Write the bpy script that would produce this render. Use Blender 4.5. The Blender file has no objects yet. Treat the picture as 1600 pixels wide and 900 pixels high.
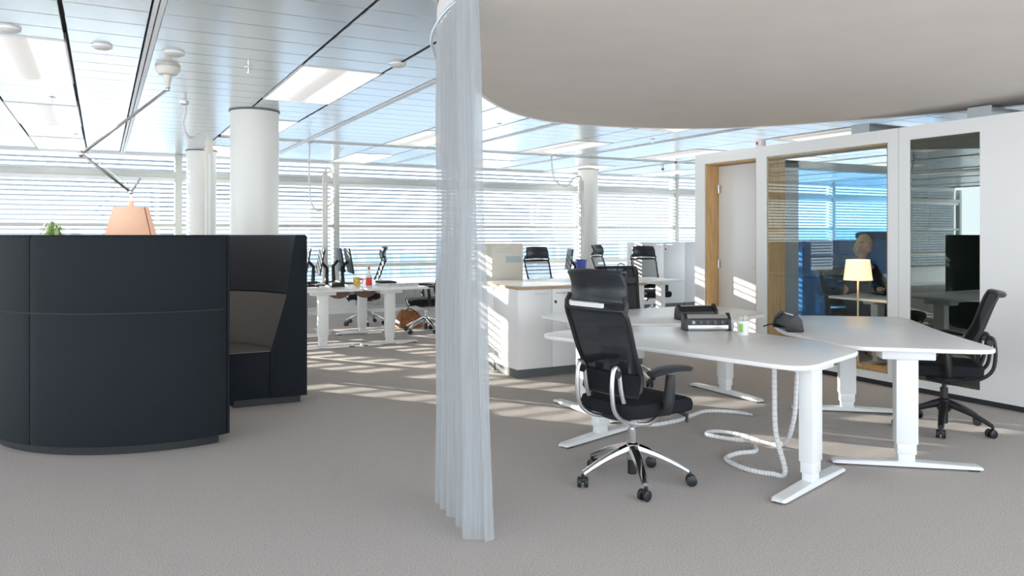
import bpy, bmesh, math, random
from mathutils import Vector, Matrix
random.seed(7)
R = math.radians
PI = math.pi
scene = bpy.context.scene
col = scene.collection

# ------------------------------------------------------------------ camera
cam_d = bpy.data.cameras.new('camera')
cam_d.sensor_width = 36.0
cam_d.lens = 36.0 * 1200 / 1600
cam_d.shift_y = -83.0 / 1600
cam_d.clip_end = 500
cam = bpy.data.objects.new('camera', cam_d)
col.objects.link(cam)
cam.location = (0, 0, 1.4)
cam.rotation_euler = (R(90), 0, R(-28.1))
scene.camera = cam

# ------------------------------------------------------------------ light
world = bpy.data.worlds.new('world')
scene.world = world
world.use_nodes = True
bg = world.node_tree.nodes['Background']
bg.inputs[0].default_value = (0.86, 0.93, 1.0, 1)
bg.inputs[1].default_value = 2.1
sun_d = bpy.data.lights.new('sun', 'SUN')
sun_d.energy = 11.0
sun_d.angle = R(0.35)
sun_d.color = (1.0, 0.93, 0.82)
sun = bpy.data.objects.new('sun', sun_d)
col.objects.link(sun)
SUN_AZ, SUN_EL = R(36), R(11.5)          # sun stands beyond the window wall, to the left
to_sun = Vector((-math.sin(SUN_AZ) * math.cos(SUN_EL), math.cos(SUN_AZ) * math.cos(SUN_EL), math.sin(SUN_EL)))
sun.rotation_euler = to_sun.to_track_quat('Z', 'Y').to_euler()
vs = scene.view_settings
vs.view_transform = 'Standard'
vs.look = 'None'
vs.gamma = 1.0
vs.use_curve_mapping = False
vs.exposure = 1.2

# ------------------------------------------------------------------ materials
MATS = {}
def mat(name, c, rough=0.5, metal=0.0, noise=None, bump=None, emit=None, spec=0.5, trans=0.0, sheen=0.0, stretch=None):
    m = bpy.data.materials.new(name); m.use_nodes = True
    nt = m.node_tree; n = nt.nodes; L = nt.links
    b = n['Principled BSDF']
    b.inputs['Base Color'].default_value = (*c, 1)
    b.inputs['Roughness'].default_value = rough
    b.inputs['Metallic'].default_value = metal
    b.inputs['Specular IOR Level'].default_value = spec
    if sheen: b.inputs['Sheen Weight'].default_value = sheen
    tc = None
    def coords():
        t = n.new('ShaderNodeTexCoord')
        mp = n.new('ShaderNodeMapping')
        if stretch: mp.inputs['Scale'].default_value = stretch
        L.new(t.outputs['Object'], mp.inputs[0])
        return mp.outputs[0]
    if noise:
        sc_, amt = noise
        nz = n.new('ShaderNodeTexNoise'); nz.inputs['Scale'].default_value = sc_; nz.inputs['Detail'].default_value = 4
        L.new(coords(), nz.inputs['Vector'])
        mr = n.new('ShaderNodeMapRange'); mr.inputs[1].default_value = 0.25; mr.inputs[2].default_value = 0.75
        mr.inputs[3].default_value = 1 - amt; mr.inputs[4].default_value = 1 + amt
        L.new(nz.outputs[0], mr.inputs[0])
        mx = n.new('ShaderNodeMix'); mx.data_type = 'RGBA'; mx.blend_type = 'MULTIPLY'; mx.inputs[0].default_value = 1
        mx.inputs[6].default_value = (*c, 1)
        L.new(mr.outputs[0], mx.inputs[7])
        L.new(mx.outputs[2], b.inputs['Base Color'])
    if bump:
        sc_, st = bump
        nz = n.new('ShaderNodeTexNoise'); nz.inputs['Scale'].default_value = sc_; nz.inputs['Detail'].default_value = 3
        L.new(coords(), nz.inputs['Vector'])
        bp = n.new('ShaderNodeBump'); bp.inputs['Strength'].default_value = st; bp.inputs['Distance'].default_value = 0.01
        L.new(nz.outputs[0], bp.inputs['Height'])
        L.new(bp.outputs[0], b.inputs['Normal'])
    if emit:
        b.inputs['Emission Color'].default_value = (*emit[0], 1)
        b.inputs['Emission Strength'].default_value = emit[1]
    if trans:
        tr = n.new('ShaderNodeBsdfTransparent')
        mx = n.new('ShaderNodeMixShader'); mx.inputs[0].default_value = trans
        L.new(b.outputs[0], mx.inputs[1]); L.new(tr.outputs[0], mx.inputs[2])
        L.new(mx.outputs[0], n['Material Output'].inputs[0])
    MATS[name] = m
    return m

def glass(name, tint=(1, 1, 1), refl=1.0, rough=0.0, blend=0.12):
    m = bpy.data.materials.new(name); m.use_nodes = True
    nt = m.node_tree; n = nt.nodes; L = nt.links
    n.remove(n['Principled BSDF'])
    t = n.new('ShaderNodeBsdfTransparent'); t.inputs[0].default_value = (*tint, 1)
    g = n.new('ShaderNodeBsdfGlossy'); g.inputs['Roughness'].default_value = rough
    g.inputs[0].default_value = (0.95, 1, 0.98, 1)
    lw = n.new('ShaderNodeLayerWeight'); lw.inputs[0].default_value = 0.5
    pw = n.new('ShaderNodeMath'); pw.operation = 'POWER'; pw.inputs[1].default_value = 5.0
    L.new(lw.outputs['Facing'], pw.inputs[0])
    fr = n.new('ShaderNodeMath'); fr.operation = 'MULTIPLY_ADD'; fr.inputs[1].default_value = 0.96; fr.inputs[2].default_value = 0.04
    L.new(pw.outputs[0], fr.inputs[0])
    ml = n.new('ShaderNodeMath'); ml.operation = 'MULTIPLY'; ml.inputs[1].default_value = refl; ml.use_clamp = True
    L.new(fr.outputs[0], ml.inputs[0])
    mx = n.new('ShaderNodeMixShader')
    L.new(ml.outputs[0], mx.inputs[0]); L.new(t.outputs[0], mx.inputs[1]); L.new(g.outputs[0], mx.inputs[2])
    L.new(mx.outputs[0], n['Material Output'].inputs[0])
    MATS[name] = m
    return m

mat('carpet', (0.52, 0.48, 0.455), 0.95, noise=(130, 0.30), bump=(260, 0.5), spec=0.1)
mat('plank', (0.66, 0.69, 0.71), 0.24, 0.75, noise=(2.0, 0.05), stretch=(1, 30, 1))
mat('void', (0.03, 0.03, 0.035), 0.6)
mat('rail', (0.84, 0.86, 0.88), 0.4)
mat('canopy', (0.74, 0.68, 0.62), 0.9, noise=(3, 0.03), bump=(60, 0.05))
mat('canopy_edge', (0.85, 0.83, 0.80), 0.7)
mat('white', (0.83, 0.84, 0.84), 0.4, noise=(4, 0.02))
mat('white_lacquer', (0.86, 0.86, 0.85), 0.28)
mat('desk_white', (0.82, 0.82, 0.82), 0.3, noise=(8, 0.015))
mat('leg_white', (0.80, 0.82, 0.82), 0.35)
mat('column', (0.80, 0.80, 0.76), 0.38)
mat('offwhite', (0.76, 0.73, 0.66), 0.45)
mat('frame_grey', (0.60, 0.61, 0.58), 0.45)
mat('slat', (0.20, 0.225, 0.26), 0.5)
mat('oak', (0.60, 0.38, 0.17), 0.45, noise=(9, 0.22), stretch=(6, 6, 0.5))
mat('oak_edge', (0.50, 0.33, 0.19), 0.5, noise=(9, 0.15), stretch=(1, 6, 6))
mat('black', (0.012, 0.013, 0.015), 0.45)
mat('black_soft', (0.010, 0.012, 0.015), 0.75, noise=(60, 0.2), spec=0.2)
mat('black_leather', (0.018, 0.022, 0.028), 0.38, bump=(120, 0.1))
mat('black_mesh', (0.010, 0.013, 0.018), 0.8, trans=0.06, spec=0.15)
mat('grey_mesh', (0.05, 0.055, 0.06), 0.6, trans=0.45)
mat('chrome', (0.78, 0.79, 0.80), 0.14, 1.0)
mat('alu', (0.72, 0.73, 0.74), 0.32, 0.9)
mat('sofa', (0.009, 0.0135, 0.018), 0.75, noise=(220, 0.3), bump=(320, 0.25), spec=0.25, sheen=0.03)
mat('sofa_seam', (0.02, 0.026, 0.031), 0.8)
mat('sofa_inner', (0.026, 0.029, 0.034), 0.8, noise=(220, 0.25), bump=(320, 0.25))
mat('sofa_brown', (0.13, 0.113, 0.10), 0.85, noise=(220, 0.2), bump=(320, 0.25))
mat('plinth_grey', (0.11, 0.12, 0.12), 0.5)
mat('shade', (0.80, 0.50, 0.36), 0.8, emit=((1.0, 0.58, 0.38), 0.14), noise=(40, 0.04))
mat('shade_seam', (0.25, 0.12, 0.08), 0.8)
mat('shade_warm', (0.85, 0.70, 0.50), 0.8, emit=((1.0, 0.72, 0.42), 0.55))
mat('brass', (0.75, 0.62, 0.42), 0.35, 0.6)
mat('light_panel', (0.9, 0.88, 0.85), 0.5, emit=((1.0, 0.92, 0.83), 0.42))
mat('light_cover', (0.8, 0.79, 0.77), 0.5, emit=((1.0, 0.95, 0.90), 0.16))
mat('beige_box', (0.70, 0.66, 0.57), 0.5)
mat('label_grey', (0.42, 0.50, 0.52), 0.6)
mat('paper', (0.82, 0.82, 0.80), 0.7)
mat('magazine', (0.55, 0.50, 0.55), 0.5, noise=(30, 0.4))
mat('red', (0.75, 0.04, 0.03), 0.35)
mat('yellow', (0.80, 0.55, 0.10), 0.5, noise=(60, 0.6))
mat('blue_bin', (0.07, 0.10, 0.42), 0.5)
mat('screen', (0.012, 0.014, 0.018), 0.35, spec=0.2)
mat('brown_felt', (0.17, 0.10, 0.08), 0.8)
mat('leather', (0.30, 0.11, 0.03), 0.42, noise=(14, 0.5), bump=(20, 0.4))
mat('leather_dark', (0.10, 0.035, 0.012), 0.5)
mat('felt_blue', (0.13, 0.30, 0.50), 0.9, noise=(120, 0.15))
mat('navy', (0.015, 0.05, 0.13), 0.8)
mat('pale_blue', (0.42, 0.60, 0.75), 0.5)
mat('skin', (0.72, 0.42, 0.31), 0.5)
mat('hair', (0.66, 0.46, 0.22), 0.55, noise=(40, 0.25), stretch=(1, 1, 0.2))
mat('cloth_dark', (0.022, 0.022, 0.027), 0.85)
mat('leaf', (0.22, 0.38, 0.10), 0.5, noise=(20, 0.3))
mat('leaf_light', (0.55, 0.60, 0.28), 0.5)
mat('pot', (0.62, 0.60, 0.56), 0.6)
mat('cord', (0.78, 0.78, 0.77), 0.45)
mat('cord_dark', (0.52, 0.54, 0.57), 0.6)
mat('pencil', (0.72, 0.62, 0.45), 0.6)
mat('green', (0.30, 0.60, 0.14), 0.5)
mat('radiator', (0.48, 0.50, 0.48), 0.5)
mat('tower', (0.50, 0.58, 0.66), 0.7, noise=(0.12, 0.15))
mat('tower_glass', (0.22, 0.36, 0.52), 0.3)
mat('ground', (0.45, 0.50, 0.55), 0.9, noise=(0.05, 0.2))
mat('steel_duct', (0.50, 0.54, 0.56), 0.4, 0.6)
glass('glass', (0.97, 0.985, 0.985), 0.9)
glass('pod_glass', (0.93, 0.97, 0.97), 0.9)
glass('blue_glass', (0.50, 0.72, 0.88), 1.0)
glass('dark_glass', (0.42, 0.50, 0.46), 4.5)

# sheer curtain: woven, partly open
def sheer():
    m = bpy.data.materials.new('sheer'); m.use_nodes = True
    nt = m.node_tree; n = nt.nodes; L = nt.links
    n.remove(n['Principled BSDF'])
    d = n.new('ShaderNodeBsdfDiffuse'); d.inputs[0].default_value = (0.55, 0.575, 0.59, 1)
    tl = n.new('ShaderNodeBsdfTranslucent'); tl.inputs[0].default_value = (0.50, 0.53, 0.55, 1)
    m1 = n.new('ShaderNodeMixShader'); m1.inputs[0].default_value = 0.45
    L.new(d.outputs[0], m1.inputs[1]); L.new(tl.outputs[0], m1.inputs[2])
    t = n.new('ShaderNodeBsdfTransparent')
    tc = n.new('ShaderNodeTexCoord'); mp = n.new('ShaderNodeMapping'); mp.inputs['Scale'].default_value = (40, 40, 1.5)
    L.new(tc.outputs['Object'], mp.inputs[0])
    nz = n.new('ShaderNodeTexNoise'); nz.inputs['Scale'].default_value = 2.0
    L.new(mp.outputs[0], nz.inputs['Vector'])
    mr = n.new('ShaderNodeMapRange'); mr.inputs[1].default_value = 0.3; mr.inputs[2].default_value = 0.7
    mr.inputs[3].default_value = 0.30; mr.inputs[4].default_value = 0.42
    L.new(nz.outputs[0], mr.inputs[0])
    m2 = n.new('ShaderNodeMixShader'); L.new(mr.outputs[0], m2.inputs[0])
    L.new(m1.outputs[0], m2.inputs[1]); L.new(t.outputs[0], m2.inputs[2])
    L.new(m2.outputs[0], n['Material Output'].inputs[0])
    MATS['sheer'] = m
sheer()

# ------------------------------------------------------------------ mesh helpers
def tag(o, label=None, cat=None, group=None, kind=None):
    if label: o['label'] = label
    if cat: o['category'] = cat
    if group: o['group'] = group
    if kind: o['kind'] = kind
    return o

def empty(name, loc=(0, 0, 0), rz=0, label=None, cat=None, group=None, kind=None):
    o = bpy.data.objects.new(name, None); col.objects.link(o)
    o.empty_display_size = 0.1
    o.location = loc; o.rotation_euler = (0, 0, rz)
    return tag(o, label, cat, group, kind)

class MB:
    def __init__(s): s.v = []; s.f = []
    def add(s, vs, fs):
        k = len(s.v); s.v += [tuple(v) for v in vs]; s.f += [tuple(i + k for i in f) for f in fs]; return s
    def box(s, c, d, rot=None):
        x, y, z = d[0] / 2, d[1] / 2, d[2] / 2
        vs = [Vector((a * x, b * y, e * z)) for a in (-1, 1) for b in (-1, 1) for e in (-1, 1)]
        if rot is not None: vs = [rot @ v for v in vs]
        c = Vector(c)
        return s.add([v + c for v in vs], [(0, 1, 3, 2), (4, 6, 7, 5), (0, 4, 5, 1), (2, 3, 7, 6), (0, 2, 6, 4), (1, 5, 7, 3)])
    def bb(s, x0, x1, y0, y1, z0, z1):
        return s.box(((x0 + x1) / 2, (y0 + y1) / 2, (z0 + z1) / 2), (x1 - x0, y1 - y0, z1 - z0))
    def loft(s, rings, close=False, cap=True):
        n = len(rings[0]); vs = [p for r in rings for p in r]; fs = []
        m = len(rings)
        for i in range(m if close else m - 1):
            for j in range(n):
                a, b = i * n + j, i * n + (j + 1) % n
                k = (i + 1) % m
                fs.append((a, b, k * n + (j + 1) % n, k * n + j))
        if cap and not close:
            fs.append(tuple(reversed(range(n)))); fs.append(tuple((m - 1) * n + j for j in range(n)))
        return s.add(vs, fs)
    def tube(s, pts, r, n=8, close=False, flat=1.0):
        pts = [Vector(p) for p in pts]; m = len(pts)
        rr = r if isinstance(r, (list, tuple)) else [r] * m
        rings = []; up = None
        for i, p in enumerate(pts):
            if close: t = pts[(i + 1) % m] - pts[i - 1]
            else: t = pts[min(i + 1, m - 1)] - pts[max(i - 1, 0)]
            t.normalize()
            if up is None:
                up = Vector((0, 0, 1)) if abs(t.z) < 0.9 else Vector((1, 0, 0))
            a = t.cross(up)
            if a.length < 1e-5: a = t.cross(Vector((0.3, 1, 0.2)))
            a.normalize(); b = a.cross(t).normalized(); up = b
            rings.append([p + (a * math.cos(2 * PI * k / n) + b * math.sin(2 * PI * k / n) * flat) * rr[i] for k in range(n)])
        return s.loft(rings, close)
    def cyl(s, p0, p1, r0, r1=None, n=16):
        return s.tube([p0, p1], [r0, r0 if r1 is None else r1], n)
    def lathe(s, prof, c=(0, 0, 0), n=24, cap=True):
        rings = [[(c[0] + r * math.cos(2 * PI * k / n), c[1] + r * math.sin(2 * PI * k / n), c[2] + z) for k in range(n)] for r, z in prof]
        return s.loft(rings, cap=cap)
    def prism(s, poly, z0, z1):
        return s.loft([[(x, y, z0) for x, y in poly], [(x, y, z1) for x, y in poly]])
    def superq(s, c, d, e1=0.35, e2=0.35, nu=20, nv=10, rot=None):
        def f(w, e): return math.copysign(abs(w) ** e, w)
        rings = []
        for i in range(nv + 1):
            v = -PI / 2 + PI * (0.02 + 0.96 * i / nv)
            ring = []
            for k in range(nu):
                u = 2 * PI * k / nu
                p = Vector((d[0] / 2 * f(math.cos(v), e1) * f(math.cos(u), e2), d[1] / 2 * f(math.cos(v), e1) * f(math.sin(u), e2), d[2] / 2 * f(math.sin(v), e1)))
                if rot is not None: p = rot @ p
                ring.append(p + Vector(c))
            rings.append(ring)
        return s.loft(rings)
    def grid(s, fn, nu, nv, thick=None):
        """fn(u,v)->Vector with u,v in 0..1; thick gives a closed slab"""
        P = [[Vector(fn(i / nu, j / nv)) for i in range(nu + 1)] for j in range(nv + 1)]
        W = nu + 1
        fs = [(j * W + i, j * W + i + 1, (j + 1) * W + i + 1, (j + 1) * W + i) for j in range(nv) for i in range(nu)]
        vs = [p for r in P for p in r]
        if thick is None: return s.add(vs, fs)
        N = []
        for j in range(nv + 1):
            for i in range(nu + 1):
                a = P[j][min(i + 1, nu)] - P[j][max(i - 1, 0)]; b = P[min(j + 1, nv)][i] - P[max(j - 1, 0)][i]
                N.append(a.cross(b).normalized())
        k = len(vs)
        vs2 = [v - nn * thick for v, nn in zip(vs, N)]
        fs2 = [tuple(reversed([i + k for i in f])) for f in fs]
        rim = [i for i in range(W)] + [j * W + nu for j in range(1, nv + 1)] + [nv * W + i for i in range(nu - 1, -1, -1)] + [j * W for j in range(nv - 1, 0, -1)]
        side = [(rim[(q + 1) % len(rim)], rim[q], rim[q] + k, rim[(q + 1) % len(rim)] + k) for q in range(len(rim))]
        return s.add(vs + vs2, fs + fs2 + side)
    def arc(s, poly, a0, a1, n, c=(0, 0)):
        rings = []
        for i in range(n + 1):
            a = a0 + (a1 - a0) * i / n
            rings.append([(c[0] + r * math.cos(a), c[1] + r * math.sin(a), z) for r, z in poly])
        return s.loft(rings)
    def mesh(s, name, m, smooth=False, bevel=0, seg=2):
        me = bpy.data.meshes.new(name)
        me.from_pydata(s.v, [], s.f); me.update()
        bm = bmesh.new(); bm.from_mesh(me)
        bmesh.ops.recalc_face_normals(bm, faces=bm.faces)
        if bevel:
            ed = [e for e in bm.edges if len(e.link_faces) == 2 and e.calc_face_angle(0) > R(35)]
            bmesh.ops.bevel(bm, geom=ed, offset=bevel, segments=seg, affect='EDGES', profile=0.5, clamp_overlap=True)
        if smooth or bevel:
            for f in bm.faces: f.smooth = True
            for e in bm.edges:
                if len(e.link_faces) == 2 and e.calc_face_angle(0) > R(38): e.smooth = False
        bm.to_mesh(me); bm.free()
        me.materials.append(MATS[m] if isinstance(m, str) else m)
        return me
    def build(s, name, m, parent=None, smooth=False, bevel=0, seg=2):
        return link(name, s.mesh(name, m, smooth, bevel, seg), parent)

def link(name, me, parent=None, loc=None, rz=None):
    o = bpy.data.objects.new(name, me); col.objects.link(o)
    if parent: o.parent = parent
    if loc is not None: o.location = loc
    if rz is not None: o.rotation_euler = (0, 0, rz)
    return o

def children(o): return [c for c in bpy.data.objects if c.parent == o]
def copy_tree(o, parent=None):
    c = o.copy(); col.objects.link(c); c.parent = parent
    for ch in list(o.children): copy_tree(ch, c)
    return c
def place(proto, loc, rz, label, group=None):
    c = copy_tree(proto); c.location = loc; c.rotation_euler = (0, 0, rz); c['label'] = label
    if group: c['group'] = group
    return c
def catmull(pts, k=6, close=False):
    P = [Vector(p) for p in pts]; n = len(P); out = []
    for i in range(n if close else n - 1):
        g = (lambda j: P[j % n]) if close else (lambda j: P[max(0, min(n - 1, j))])
        a, b, c, d = g(i - 1), g(i), g(i + 1), g(i + 2)
        for t in range(k):
            t /= k
            out.append(0.5 * (2 * b + (c - a) * t + (2 * a - 5 * b + 4 * c - d) * t * t + (3 * b - a - 3 * c + d) * t ** 3))
    if not close: out.append(P[-1])
    return out
def round_poly(poly, r, k=6):
    out = []; n = len(poly)
    for i in range(n):
        p = Vector(poly[i]); a = Vector(poly[i - 1]) - p; b = Vector(poly[(i + 1) % n]) - p
        ra = min(r[i] if isinstance(r, (list, tuple)) else r, a.length * 0.48, b.length * 0.48)
        A = p + a.normalized() * ra; B = p + b.normalized() * ra
        for t in range(k + 1):
            t /= k
            q = A * (1 - t) ** 2 + p * 2 * t * (1 - t) + B * t * t
            out.append((q.x, q.y))
    return out
def struct(o): o['kind'] = 'structure'; return o

# ------------------------------------------------------------------ room shell
YW = 13.6            # window wall plane
CZ = 2.70            # ceiling
XL, XR, YB = -9.0, 20.0, -3.0
struct(MB().bb(XL, XR, YB, YW + 0.2, -0.15, 0).build('floor', 'carpet'))

PITCH = 0.33
ceiling = struct(MB().bb(XL, XR, YB, YW + 0.2, CZ + 0.06, CZ + 0.16).build('ceiling', 'void'))
CENT = [-7.13 + 2.2 * i for i in range(12)]
LIGHT_ROWS = [9, 18, 27, 36]
DISC_C, DISC_R, DISC_Z = Vector((4.2, 3.62)), 2.74, 2.50
OUT = [(p.x, p.y) for p in catmull([(1.56, 3.0, 0), (1.62, 3.86, 0), (1.98, 4.65, 0), (2.48, 5.27, 0), (3.29, 6.12, 0), (4.2, 6.46, 0), (5.5, 6.08, 0), (6.3, 5.1, 0), (6.88, 3.71, 0), (6.85, 2.2, 0), (5.6, 0.9, 0), (3.4, 0.6, 0), (2.0, 1.5, 0)], 10, True)]
def inside(p):
    c = False
    for i in range(len(OUT)):
        (x0, y0), (x1, y1) = OUT[i - 1], OUT[i]
        if (y0 > p[1]) != (y1 > p[1]) and p[0] < x0 + (p[1] - y0) * (x1 - x0) / (y1 - y0): c = not c
    return c
sn, cs = math.sin(R(28.1)), math.cos(R(28.1))
def project(p):
    d = sn * p[0] + cs * p[1]; l = cs * p[0] - sn * p[1]
    return (800 + 1200 * l / d, 367 - 1200 * (p[2] - 1.4) / d, d) if d > 0.2 else (-9999, -9999, d)
fields = {'a': 0.62, 'b': 0.44, 'c': 1.02}
fmesh = {}
for k, w in fields.items():
    fmesh[k] = MB().box((0, 0, 0), (w, PITCH - 0.007, 0.022)).mesh('ceiling_plank', 'plank', bevel=0.003, seg=1)
def fitted(c, q):
    y = (q + 2.5) * PITCH
    return q != 9 and -3 < c < 15.5 and not any(inside((c + a, y + b)) for a in (-0.3, 0.3) for b in (-0.85, 0, 0.85))
cand = []
for c in CENT:
    for r in range(-9, 41):
        y = (r + 0.5) * PITCH
        for k, dx in (('a', 0), ('b', 0.555), ('c', 1.36)):
            if k == 'a' and any(q <= r < q + 5 and fitted(c, q) for q in LIGHT_ROWS): continue
            if abs(y - 10.73) < 0.17 and c > 1.0: continue
            p = (c + dx, y, CZ + 0.011)
            px, py, d = project(p)
            t = (DISC_Z - 1.4) / (CZ - 1.4)
            hid = inside((p[0] * t, p[1] * t))
            vis = -60 < px < 1660 and -25 < py < 367 and not hid
            cand.append((0 if vis else 1, d, k, p))
cand.sort(key=lambda q: (q[0], q[1]))
rest = MB()
for i, (v, d, k, p) in enumerate(cand):
    if i < 300 and v == 0:
        link('ceiling_plank', fmesh[k], ceiling, p)
    else:
        rest.box(p, (fields[k], PITCH - 0.007, 0.022))
rest.build('distant_planks', 'plank', ceiling)['kind'] = 'stuff'
# cross channel (slot diffuser) along X
cc = MB()
for dy in (-0.10, 0.0, 0.10): cc.bb(1.40, XR, 10.73 + dy - 0.035, 10.73 + dy + 0.035, CZ + 0.003, CZ + 0.03)
tag(struct(cc.build('trim_1', 'frame_grey', ceiling)))
for c in CENT:
    m = MB(); x = c + 0.816
    m.bb(x - 0.028, x - 0.006, YB, YW, CZ - 0.012, CZ + 0.03); m.bb(x + 0.002, x + 0.030, YB, YW, CZ - 0.012, CZ + 0.03)
    m.build('ceiling_rail', 'rail', ceiling)

# suspended round canopy with curtain rail
canopy = empty('ceiling_canopy', (DISC_C.x, DISC_C.y, 0), 0, 'big round beige canopy hanging below the metal ceiling over the white desks', 'canopy')
def offset(k):
    return [(DISC_C.x + (x - DISC_C.x) * k - DISC_C.x, DISC_C.y + (y - DISC_C.y) * k - DISC_C.y) for x, y in OUT]
MB().prism(offset(0.992), DISC_Z, CZ + 0.05).build('disc', 'canopy', canopy, smooth=True)
oa, ob = offset(0.992), offset(1.0)
MB().loft([[(oa[k][0], oa[k][1], DISC_Z - 0.004), (ob[k][0], ob[k][1], DISC_Z - 0.004), (ob[k][0], ob[k][1], DISC_Z + 0.19), (oa[k][0], oa[k][1], DISC_Z + 0.19)] for k in range(len(OUT))], close=True).build('edge_band', 'canopy_edge', canopy, smooth=True)

# window wall
wall_back = struct(MB().bb(XL, XR, YW - 0.02, YW + 0.18, 0, 0.50).build('wall_back', 'white_lacquer'))
struct(MB().bb(XL, XR, YW - 0.16, YW - 0.02, 0, 0.07).build('baseboard_back', 'white'))
struct(MB().bb(XL, XR, YW - 0.12, YW - 0.02, 0.47, 0.51).build('trim_2', 'offwhite'))
struct(MB().bb(XL, XR, YW - 0.05, YW + 0.18, 2.66, 2.76).build('trim_3', 'rail'))
BAY = 2.59
slat_me = None
prof = []
for i in range(6):
    t = -1 + 2 * i / 5
    prof.append((0.036 * t, 0.004 * (1 - t * t)))
tilt = R(-24)       # outer edge lower
pr = [(y * math.cos(tilt) - z * math.sin(tilt), y * math.sin(tilt) + z * math.cos(tilt)) for y, z in prof]
pr = pr + [(y, z - 0.002) for y, z in reversed(pr)]
slat_w = BAY - 0.10
ts = R(-74)
pr_shut = [(y * math.cos(ts) - z * math.sin(ts), y * math.sin(ts) + z * math.cos(ts)) for y, z in prof]
pr_shut = pr_shut + [(y + 0.002, z) for y, z in reversed(pr_shut)]
slat_me = MB().loft([[(-slat_w / 2, y, z) for y, z in pr], [(slat_w / 2, y, z) for y, z in pr]]).mesh('slat', 'slat')
frame_cache = {}
def cached(key, fn):
    if key not in frame_cache: frame_cache[key] = fn()
    return frame_cache[key]
BAYWORDS = {-1: 'behind the peach lamp shade at far left', 0: 'behind the big white column', 1: 'between the power pole and the curtain',
            2: 'just right of the sheer curtain', 3: 'right of the slim white column', 4: 'at the far end beside the oak door frame', 5: 'seen through the meeting room glass', 6: 'seen last through the meeting room glass'}
wn = 0
for j in range(-4, 7):
    x0 = 1.1 + BAY * j; x1 = x0 + BAY; xm = (x0 + x1) / 2
    wn += 1
    w = empty('window_%d' % wn, (xm, YW, 0), kind='structure')
    link('mullion', cached('mul', lambda: MB().bb(-0.055, 0.055, -0.06, 0.06, 0.5, 2.70).mesh('mullion', 'frame_grey', bevel=0.006)), w, (-BAY / 2, 0, 0))
    for nm, z0, z1, dpt, mm in (('transom', 2.33, 2.42, 0.06, 'frame_grey'), ('transom', 1.53, 1.585, 0.05, 'frame_grey'), ('transom', 0.82, 0.88, 0.05, 'offwhite'), ('blind_box', 2.26, 2.33, 0.03, 'rail')):
        link(nm, cached((nm, z0), lambda: MB().bb(-BAY / 2 + 0.05, BAY / 2 - 0.05, -dpt, dpt, z0, z1).mesh(nm, mm, bevel=0.006)), w)
    for z0, z1 in ((0.5, 0.82), (0.88, 1.53), (1.585, 2.26), (2.42, 2.66)):
        link('pane', cached(('pane', z0), lambda: MB().bb(-BAY / 2 + 0.05, BAY / 2 - 0.05, 0.028, 0.034, z0, z1).mesh('pane', 'glass')), w)
    bz = [2.60 - 0.074 * i for i in range(28)]
    if j < -2: bz = [2.68 - 0.074 * i for i in range(30)]
    prj = pr if j == -2 else pr_shut  # out-of-view left bays: slats shut to block the sun, one bay left open
    hwj = slat_w / 2 if j == -2 else BAY / 2 - 0.0005
    if j in BAYWORDS:
        b = empty('window_blind', (xm, YW + 0.14, 0), 0, 'grey slat blind in the window bay ' + BAYWORDS[j], 'blind', 'slat blinds along the window wall')
        for z in bz: link('slat', slat_me, b, (0, 0, z))
    else:
        b = empty('window_blind', (xm, YW + 0.14, 0), 0, 'grey slat blind beyond the left edge, out of view, set to shape the sun', 'blind', 'slat blinds beyond the left edge')
        m = MB()
        for z in bz: m.loft([[(-hwj, y, z + q) for y, q in prj], [(hwj, y, z + q) for y, q in prj]])
        m.build('slats', 'slat', b)['kind'] = 'stuff'
    m = MB()
    for q in (-0.85, -0.28, 0.3, 0.85): m.cyl((q, 0, 0.55), (q, 0, 2.62), 0.0035, n=5)
    m.build('ladder_cord', 'frame_grey', b)
RADW = {0: 'left', 1: 'middle', 2: 'right'}
for k, (x0, x1, lb) in enumerate(((1.55, 3.3, 'low grey ribbed radiator under the window behind the white desk legs'), (4.0, 5.9, 'low grey ribbed radiator under the window behind the brown bag'), (9.2, 11.0, 'low grey ribbed radiator under the window beyond the far cabinet'))):
    r = empty('radiator', ((x0 + x1) / 2, YW - 0.20, 0), 0, lb, 'radiator', 'radiators along the window wall')
    w = x1 - x0
    MB().bb(-w / 2, w / 2, 0.0, 0.05, 0.14, 0.40).build('body', 'radiator', r, bevel=0.01)
    m = MB()
    for i in range(int(w / 0.04)): m.bb(-w / 2 + 0.015 + 0.04 * i, -w / 2 + 0.035 + 0.04 * i, -0.012, 0.0, 0.15, 0.39)
    m.build('ribs', 'radiator', r)
    for s_ in (-1, 1): MB().bb(s_ * w * 0.4 - 0.02, s_ * w * 0.4 + 0.02, 0.0, 0.05, 0.0, 0.14).build('foot', 'radiator', r)

# columns
def column(x, y, r, lb):
    e = empty('column', (x, y, 0), 0, kind='structure')
    MB().lathe([(r, 0), (r, CZ + 0.06)], n=48).build('shaft', 'column', e, smooth=True)
    MB().lathe([(r + 0.012, CZ - 0.012), (r + 0.012, CZ)], n=48).build('collar', 'plinth_grey', e, smooth=True)
    MB().lathe([(r + 0.012, 0), (r + 0.012, 0.07)], n=48).build('skirting', 'plinth_grey', e, smooth=True)
column(1.42, 8.42, 0.245, '')
column(1.36, 12.75, 0.215, '')
column(8.52, 12.75, 0.20, '')

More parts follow.
